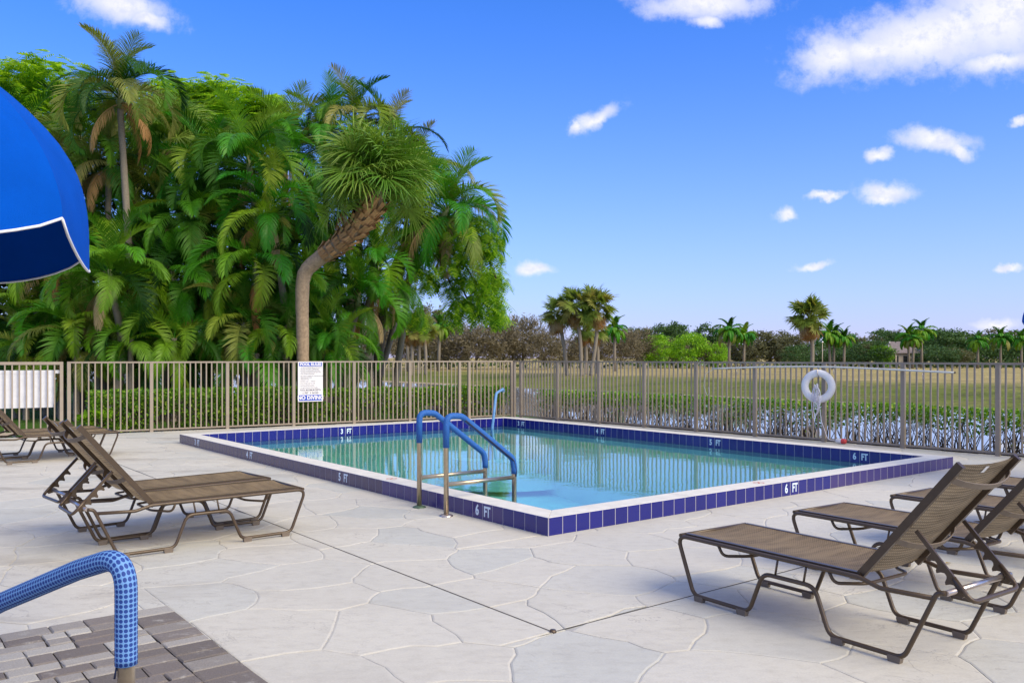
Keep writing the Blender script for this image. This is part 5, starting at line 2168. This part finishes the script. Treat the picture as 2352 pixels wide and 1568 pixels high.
rf = random.Random(9)


def far_tree(name, xd, ytop, d, wd_px, crown, label, cat='tree', trunk=True):
    x = X(xd, d)
    zb = ground_z(x, d) - 0.1
    H_ = EYE + (HYP - ytop) / FP * d - zb
    Wm = wd_px / FP * d
    rt = empty(name, (x, d, zb))
    tag(rt, label, cat, GFT)
    me = rf.choice(CR[crown])
    rz = rf.uniform(0, 6.28)
    if trunk:
        add('trunk', TRUNK, rt, None, (0, 0, rz), (Wm, Wm, H_))
    add('crown', me, rt, (0, 0, 0 if trunk else -0.08 * H_), (0, 0, rz), (Wm * 1.05, Wm * 1.05, H_ * (1.0 if trunk else 1.08)))
    return rt


B, DK, DW, OL, OW, BR = ('bare', 't_bare'), ('round', 't_dark'), ('wide', 't_dark'), ('round', 't_olive'), ('wide', 't_olive'), ('round', 't_bright')
FT = [
    ('bare_tree', 790, 735, 130, 110, B, 'leafless brown tree far behind the foot of the leaning palm trunk'),
    ('bare_tree', 865, 722, 126, 120, B, 'leafless brown tree far behind, right beside the leaning palm trunks'),
    ('bare_tree', 935, 712, 132, 120, B, 'tall leafless brown tree behind the left trio of fan palms'),
    ('evergreen_tree', 985, 690, 140, 90, OL, 'dark tall tree rising above the left trio of fan palms'),
    ('bare_tree', 1030, 728, 128, 110, B, 'leafless brown tree right behind the single feather palm of the left group'),
    ('bare_tree', 1095, 738, 126, 120, B, 'leafless brown tree under the hanging ferny sprays'),
    ('bare_tree', 1150, 726, 130, 110, B, 'leafless brown tree right of the hanging ferny sprays'),
    ('bare_tree', 1200, 716, 134, 105, B, 'highest leafless brown tree left of the tall fan palm clump'),
    ('bare_tree', 1252, 752, 128, 90, B, 'leafless brown tree at the left edge of the tall fan palm clump'),
    ('bare_tree', 1305, 765, 138, 90, B, 'leafless brown tree seen between the first trunks of the fan palm clump'),
    ('bare_tree', 1360, 762, 140, 90, B, 'leafless brown tree behind the middle of the fan palm clump'),
    ('bare_tree', 1425, 752, 142, 90, B, 'leafless brown tree behind the green feather palm by the fan palm clump'),
    ('bare_tree', 1465, 748, 150, 90, B, 'leafless brown tree left of the first lime green tree'),
    ('evergreen_tree', 1490, 742, 190, 90, DW, 'dark green tree behind the lime green trees, leftmost of its crest'),
    ('evergreen_tree', 1545, 738, 190, 100, DW, 'dark green tree behind the lime green trees, highest of its crest'),
    ('evergreen_tree', 1600, 742, 195, 95, DW, 'dark green tree behind the second lime green tree'),
    ('evergreen_tree', 1640, 756, 195, 80, DW, 'dark green tree behind the two feather palms right of the lime trees'),
    ('lime_green_tree', 1512, 766, 150, 72, BR, 'lime green leaning tree, left one of two at the field edge'),
    ('lime_green_tree', 1583, 758, 150, 72, BR, 'lime green rounded tree, right one of two at the field edge'),
    ('bare_tree', 1548, 772, 158, 60, B, 'greyish leafless tree between the two lime green trees'),
    ('bare_tree', 1620, 778, 152, 50, B, 'greyish leafless tree right of the lime green trees'),
    ('lime_green_tree', 1648, 786, 150, 44, BR, 'low yellowish tree left of the pair of feather palms'),
    ('evergreen_tree', 1690, 768, 180, 90, OL, 'olive tree behind the pair of feather palms'),
    ('olive_tree', 1735, 757, 175, 95, OL, 'olive grey tree right of the pair of feather palms'),
    ('olive_tree', 1785, 756, 178, 100, OW, 'olive grey spreading tree left of the lone big fan palm'),
    ('olive_tree', 1820, 766, 172, 80, OL, 'olive grey tree directly left of the lone big fan palm trunk'),
    ('evergreen_tree', 1835, 792, 160, 70, DK, 'low dark tree at the foot of the lone big fan palm'),
    ('evergreen_tree', 1885, 782, 165, 80, DK, 'dark tree right of the lone big fan palm trunk'),
    ('olive_tree', 1935, 764, 178, 90, OL, 'olive tree behind the three feather palms'),
    ('evergreen_tree', 1930, 792, 158, 80, DK, 'low dark tree behind the stems of the three feather palms'),
    ('olive_tree', 1975, 762, 178, 80, OW, 'olive tree between the three feather palms and the house'),
    ('evergreen_tree', 1995, 776, 150, 90, DK, 'dark rounded tree directly left of the house'),
    ('lime_green_tree', 2026, 786, 149, 44, BR, 'yellow green bush tree against the left end of the house'),
    ('evergreen_tree', 2035, 752, 200, 90, DW, 'dark tree rising behind the house roof on the left'),
    ('evergreen_tree', 2075, 752, 205, 90, OW, 'ragged tree rising behind the ridge of the house'),
    ('evergreen_tree', 2125, 757, 185, 90, DW, 'dark tree at the right end of the house'),
    ('evergreen_tree', 2165, 752, 178, 105, DW, 'large dark tree right of the tall feather palm by the house'),
    ('evergreen_tree', 2150, 790, 156, 90, DK, 'low dark tree right of the house'),
    ('evergreen_tree', 2200, 756, 180, 100, DK, 'dark tree left of the clipped tall hedge'),
    ('olive_tree', 2198, 798, 158, 60, OL, 'low olive bush at the left end of the clipped tall hedge'),
    ('evergreen_tree', 2250, 752, 190, 110, OW, 'brownish green tree behind the clipped tall hedge, on its left'),
    ('evergreen_tree', 2300, 758, 190, 105, DW, 'dark tree behind the clipped tall hedge, on its right'),
    ('evergreen_tree', 2345, 772, 195, 90, OW, 'brownish tree at the right edge behind the clipped tall hedge'),
    ('evergreen_tree', 2400, 765, 195, 110, DW, 'dark tree just beyond the right edge of the wood'),
    ('bare_tree', 720, 740, 130, 110, B, 'leafless brown tree glimpsed behind the curved palm trunk'),
]
for (nm, xd, yt, d, wp, cr, lb) in FT:
    far_tree(nm, xd, yt, d, wp * 1.2, cr, lb, trunk=True)
# second, deeper rank closing the gaps of the wood: reads as one mass
Q = []
rdn = np.random.default_rng(31)
for k in range(70):
    xd = -400 + 46 * k
    d = 230 + rdn.uniform(-8, 8)
    yt = 778 + rdn.uniform(-10, 8)
    if xd < 1450:
        yt = 766 + rdn.uniform(-12, 8)
    H_ = EYE + (HYP - yt) / FP * d + 0.4
    q = blob_quads(700, (3.8, 2.5, H_ * 0.5), rdn, 0.32, 0.2) + np.array([X(xd, d), d, H_ * 0.5 - 0.4])
    Q.append(q)
o = add('woods', quads_mesh('woods', np.concatenate(Q), M['t_olive']))
tag(o, kind='stuff')
# low undergrowth along the edge of the field
Q = []
for k in range(90):
    xd = 700 + 19 * k
    d = 150 + rdn.uniform(-4, 10)
    hh = rdn.uniform(0.5, 1.5)
    Q.append(blob_quads(170, (1.6, 1.0, hh * 0.6), rdn, 0.14, 0.1) + np.array([X(xd, d), d, hh * 0.5 - 0.35]))
o = add('undergrowth', quads_mesh('undergrowth', np.concatenate(Q), M['t_dark']))
tag(o, kind='stuff')
# clipped tall hedge on the right
x0_, x1_ = X(2222, 165), X(2480, 165)
th_ = empty('hedge', (x0_, 165, -0.4))
tag(th_, 'tall clipped dark hedge across the field behind the rightmost feather palms', 'hedge')
rd_ = np.random.default_rng(12)
n = 9000
p = np.stack([rd_.uniform(0, x1_ - x0_, n), rd_.uniform(-1, 1, n), rd_.uniform(0, 4.3, n) ** 1.0], 1)
u_ = rd_.normal(size=(n, 3))
u_ /= np.linalg.norm(u_, axis=1)[:, None]
v_ = np.cross(u_, rd_.normal(size=(n, 3)))
v_ /= np.linalg.norm(v_, axis=1)[:, None]
add('foliage', quads_mesh('foliage', np.stack([p - u_ * .2, p - v_ * .12, p + u_ * .2, p + v_ * .12], 1), M['t_dark']), th_)

# far fan palms: the tall clump, the left trio and the lone one
GS = 'tall fan palms across the field'
for k, (bx, tx, ty, d, sc, nf, dry, lb) in enumerate((
        (1303, 1281, 722, 92, 1.25, 30, 12, 'fan palm with brown skirt, leftmost of the tall clump'),
        (1336, 1323, 704, 90, 1.25, 30, 7, 'tall fan palm with curved trunk, second of the clump from the left'),
        (1357, 1374, 706, 90, 1.35, 32, 9, 'tallest broad fan palm at the right of the clump'),
        (1345, 1341, 758, 95, 1.05, 24, 8, 'short fan palm tucked between the tall trunks of the clump'),
        (1372, 1368, 758, 98, 1.05, 24, 7, 'short fan palm under the broad crown at the right of the clump'),
        (944, 944, 762, 108, 1.05, 24, 6, 'fan palm with two-tone crown, left one of the left trio'),
        (962, 958, 764, 110, 1.0, 24, 6, 'fan palm in the middle of the left trio'),
        (978, 972, 758, 108, 1.15, 28, 7, 'fan palm with shaggy light crown, right one of the left trio'),
        (1865, 1860, 730, 88, 1.32, 46, 20, 'lone big fan palm with a full brown skirt in front of the right wood'))):
    b_ = base_at(bx, d)
    t_ = AT(tx, ty, d)
    fan_palm(b_, [b_.lerp(t_, 0.5) + Vector((0.15, 0, 0)), t_], 0.20, 0.19, int(nf * 1.1), 'far', lb, GS, 500 + k, sc, 0, dry * 2, 'trunk_grey')
# far feather palms, lower detail
FRF = [frond_mesh('frond', 2.2, 1.1, -0.8, 0.6, 22, 0.55, M['frond_bright'], 31, wid=0.14), frond_mesh('frond', 2.2, 0.8, -1.2, 0.6, 22, 0.6, M['frond_bright'], 32, wid=0.14), frond_mesh('frond', 2.2, 1.3, 0.1, 0.5, 20, 0.2, M['frond'], 33, wid=0.14)]
FRO = [frond_mesh('frond', 2.3, 0.8, -1.1, 0.55, 22, 0.3, M['frond_olive'], 35, wid=0.14)]
GRP = 'feather palms across the field'
for k, (bx, tx, ty, d, sc, lb) in enumerate((
        (1007, 1010, 748, 116, 1.15, 'green feather palm right of the left trio of fan palms'),
        (938, 934, 752, 118, 1.0, 'green feather palm peeping out left of the left trio of fan palms'),
        (1411, 1412, 754, 118, 1.15, 'green feather palm directly right of the tall fan palm clump'),
        (1674, 1676, 756, 130, 1.35, 'feather palm, left one of the pair right of the lime green trees'),
        (1708, 1710, 768, 132, 1.2, 'feather palm, right one of the pair right of the lime green trees'),
        (1907, 1904, 766, 135, 1.3, 'feather palm, leftmost of three right of the lone fan palm'),
        (1914, 1917, 770, 136, 1.2, 'feather palm, middle one of three right of the lone fan palm'),
        (1938, 1940, 774, 134, 1.1, 'feather palm, rightmost of three right of the lone fan palm'),
        (2088, 2086, 770, 142, 1.25, 'feather palm with bushy head in front of the house'),
        (2096, 2099, 776, 140, 1.0, 'feather palm with open head in front of the house'),
        (2117, 2117, 758, 143, 1.3, 'tallest feather palm at the right end of the house'),
        (2246, 2246, 780, 146, 1.15, 'feather palm before the clipped tall hedge, the left one'),
        (2298, 2298, 774, 147, 1.25, 'feather palm before the clipped tall hedge, the middle one'),
        (2346, 2346, 778, 147, 1.15, 'feather palm before the clipped tall hedge at the picture edge'))):
    rd = random.Random(700 + k)
    sc *= 1.08
    b_ = base_at(bx, d)
    t_ = AT(tx, ty + 4, d)
    rt = empty('palm_tree', b_)
    tag(rt, lb, 'palm tree', GRP)
    tt = t_ - b_
    MB().tube([(0, 0, 0), tt * 0.5, tt], [0.26, 0.2, 0.17], 8).build('trunk', M['trunk_grey'], rt)
    for j in range(26):
        f = j / 25
        me = FRF[2] if f < 0.2 else rd.choice(FRF[:2]) if f < 0.85 or k % 3 else FRO[0]
        add('frond', me, rt, tt, (0, -0.28 + 1.2 * f + rd.uniform(-.12, .12), j * 2.39996), sc * rd.uniform(0.75, 1.0))

# house with hipped brown roof
M['roof'] = mat('shingle_roof', (0.19, 0.155, 0.15), 0.9, var=0.3, scale=1.5)
M['stucco'] = mat('stucco', (0.44, 0.37, 0.28), 0.9, var=0.1, scale=1)
M['dark_glass'] = mat('dark_window', (0.02, 0.022, 0.025), 0.15)
M['roof_pale'] = mat('pale_ridge', (0.42, 0.37, 0.36), 0.8)
hx0, hx1, hd = X(2036, 158), X(2122, 158), 158
hs_ = empty('house', ((hx0 + hx1) / 2, hd + 3, -0.35))
tag(hs_, 'low house with a hipped grey brown roof across the field, behind two feather palms', 'house')
hw_ = (hx1 - hx0) / 2
MB().box(-hw_ + 0.5, hw_ - 0.5, -2.6, 3.5, 0, 2.7).build('wall', M['stucco'], hs_)
r_ = MB()
r_.v = [(-hw_, -3.2, 2.7), (hw_, -3.2, 2.7), (hw_, 4.2, 2.7), (-hw_, 4.2, 2.7), (-hw_ + 2.2, 0.5, 4.9), (hw_ - 2.6, 0.5, 4.9)]
r_.f = [(0, 1, 5, 4), (1, 2, 5), (2, 3, 4, 5), (3, 0, 4), (3, 2, 1, 0)]
ro_ = r_.build('roof', M['roof'], hs_)
MB().bar((hw_ - 2.6, 0.5, 4.92), (hw_, -3.2, 2.76), 0.25, 0.1).build('ridge', M['roof_pale'], ro_)
MB().bar((-hw_ + 2.2, 0.5, 4.92), (-hw_, -3.2, 2.76), 0.2, 0.1).build('ridge', M['roof_pale'], ro_)
for x in (-1.6, 0.4, 2.0):
    MB().box(x - 0.55, x + 0.55, -2.65, -2.605, 0.2, 2.2).build('window', M['dark_glass'], hs_)
for x in (-hw_ + 0.9, -hw_ + 1.8):
    MB().box(x - 0.12, x + 0.12, -3.0, -2.76, 0, 2.695).build('column', M['stucco'], hs_)

# white van and pickup parked by the wood, a lamp post
M['tyre'] = mat('tyre', (0.02, 0.02, 0.02), 0.8)
M['car_paint'] = mat('white_car_paint', (0.55, 0.57, 0.60), 0.3)


def vehicle(name, xd, d, prof, L_, label, cat, wins):
    rt = empty(name, (X(xd, d), d, -0.34), R(84))
    tag(rt, label, cat, 'white vehicles parked across the field')
    m_ = MB()
    n = len(prof)
    for y in (-0.9, 0.9):
        m_.v += [(x, y * (1 if z < 1.0 else 0.86), z) for x, z in prof]
    m_.f.append(tuple(range(n)))
    m_.f.append(tuple(reversed(range(n, 2 * n))))
    for k in range(n):
        k2 = (k + 1) % n
        m_.f.append((k2, k, n + k, n + k2))
    m_.build('body', M['car_paint'], rt)
    for (x0, x1, z0, z1) in wins:
        MB().face([]) if False else None
        wmesh = MB()
        wmesh.v = [(x0, -0.905, z0), (x1, -0.905, z0), (x1 - 0.08, -0.80, z1), (x0 + 0.08, -0.80, z1)]
        wmesh.f = [(0, 1, 2, 3)]
        wmesh.build('window', M['dark_glass'], rt)
    for x in (-L_ * 0.31, L_ * 0.31):
        for y in (-0.86, 0.86):
            wl = MB().lathe([(0.001, -0.1), (0.30, -0.1), (0.34, -0.06), (0.34, 0.06), (0.30, 0.1), (0.001, 0.1)], 14)
            wl.v = [(x + a, y + c, 0.34 + b) for (a, b, c) in wl.v]
            wl.build('wheel', M['tyre'], rt)
    return rt


vehicle('van', 1611, 168, [(-2.3, 0.35), (2.3, 0.35), (2.35, 0.9), (1.7, 1.05), (1.1, 1.75), (-1.9, 1.75), (-2.3, 1.0)], 4.6, 'white van parked at the edge of the wood below the right lime green tree', 'van', [(-1.8, -0.5, 1.08, 1.6), (-0.35, 1.35, 1.08, 1.6)])
vehicle('pickup_truck', 1361, 160, [(-2.5, 0.4), (2.5, 0.4), (2.55, 0.95), (1.5, 1.05), (0.95, 1.7), (-0.3, 1.7), (-0.4, 1.1), (-2.5, 1.1)], 5.0, 'white pickup truck parked behind the tall fan palm clump', 'truck', [(-0.25, 1.2, 1.08, 1.58)])
lp_ = empty('lamp_post', (X(1889, 120), 120, -0.35))
tag(lp_, 'thin pale lamp post right of the lone big fan palm', 'lamp post')
MB().tube([(0, 0, 0), (0, 0, 3.9)], [0.07, 0.05], 8).build('post', M['stucco'], lp_)
MB().lathe([(0.05, 0), (0.12, 0.05), (0.14, 0.2), (0.02, 0.3)], 10, (0, 0, 3.9)).build('lamp_head', M['umb_pole'], lp_)
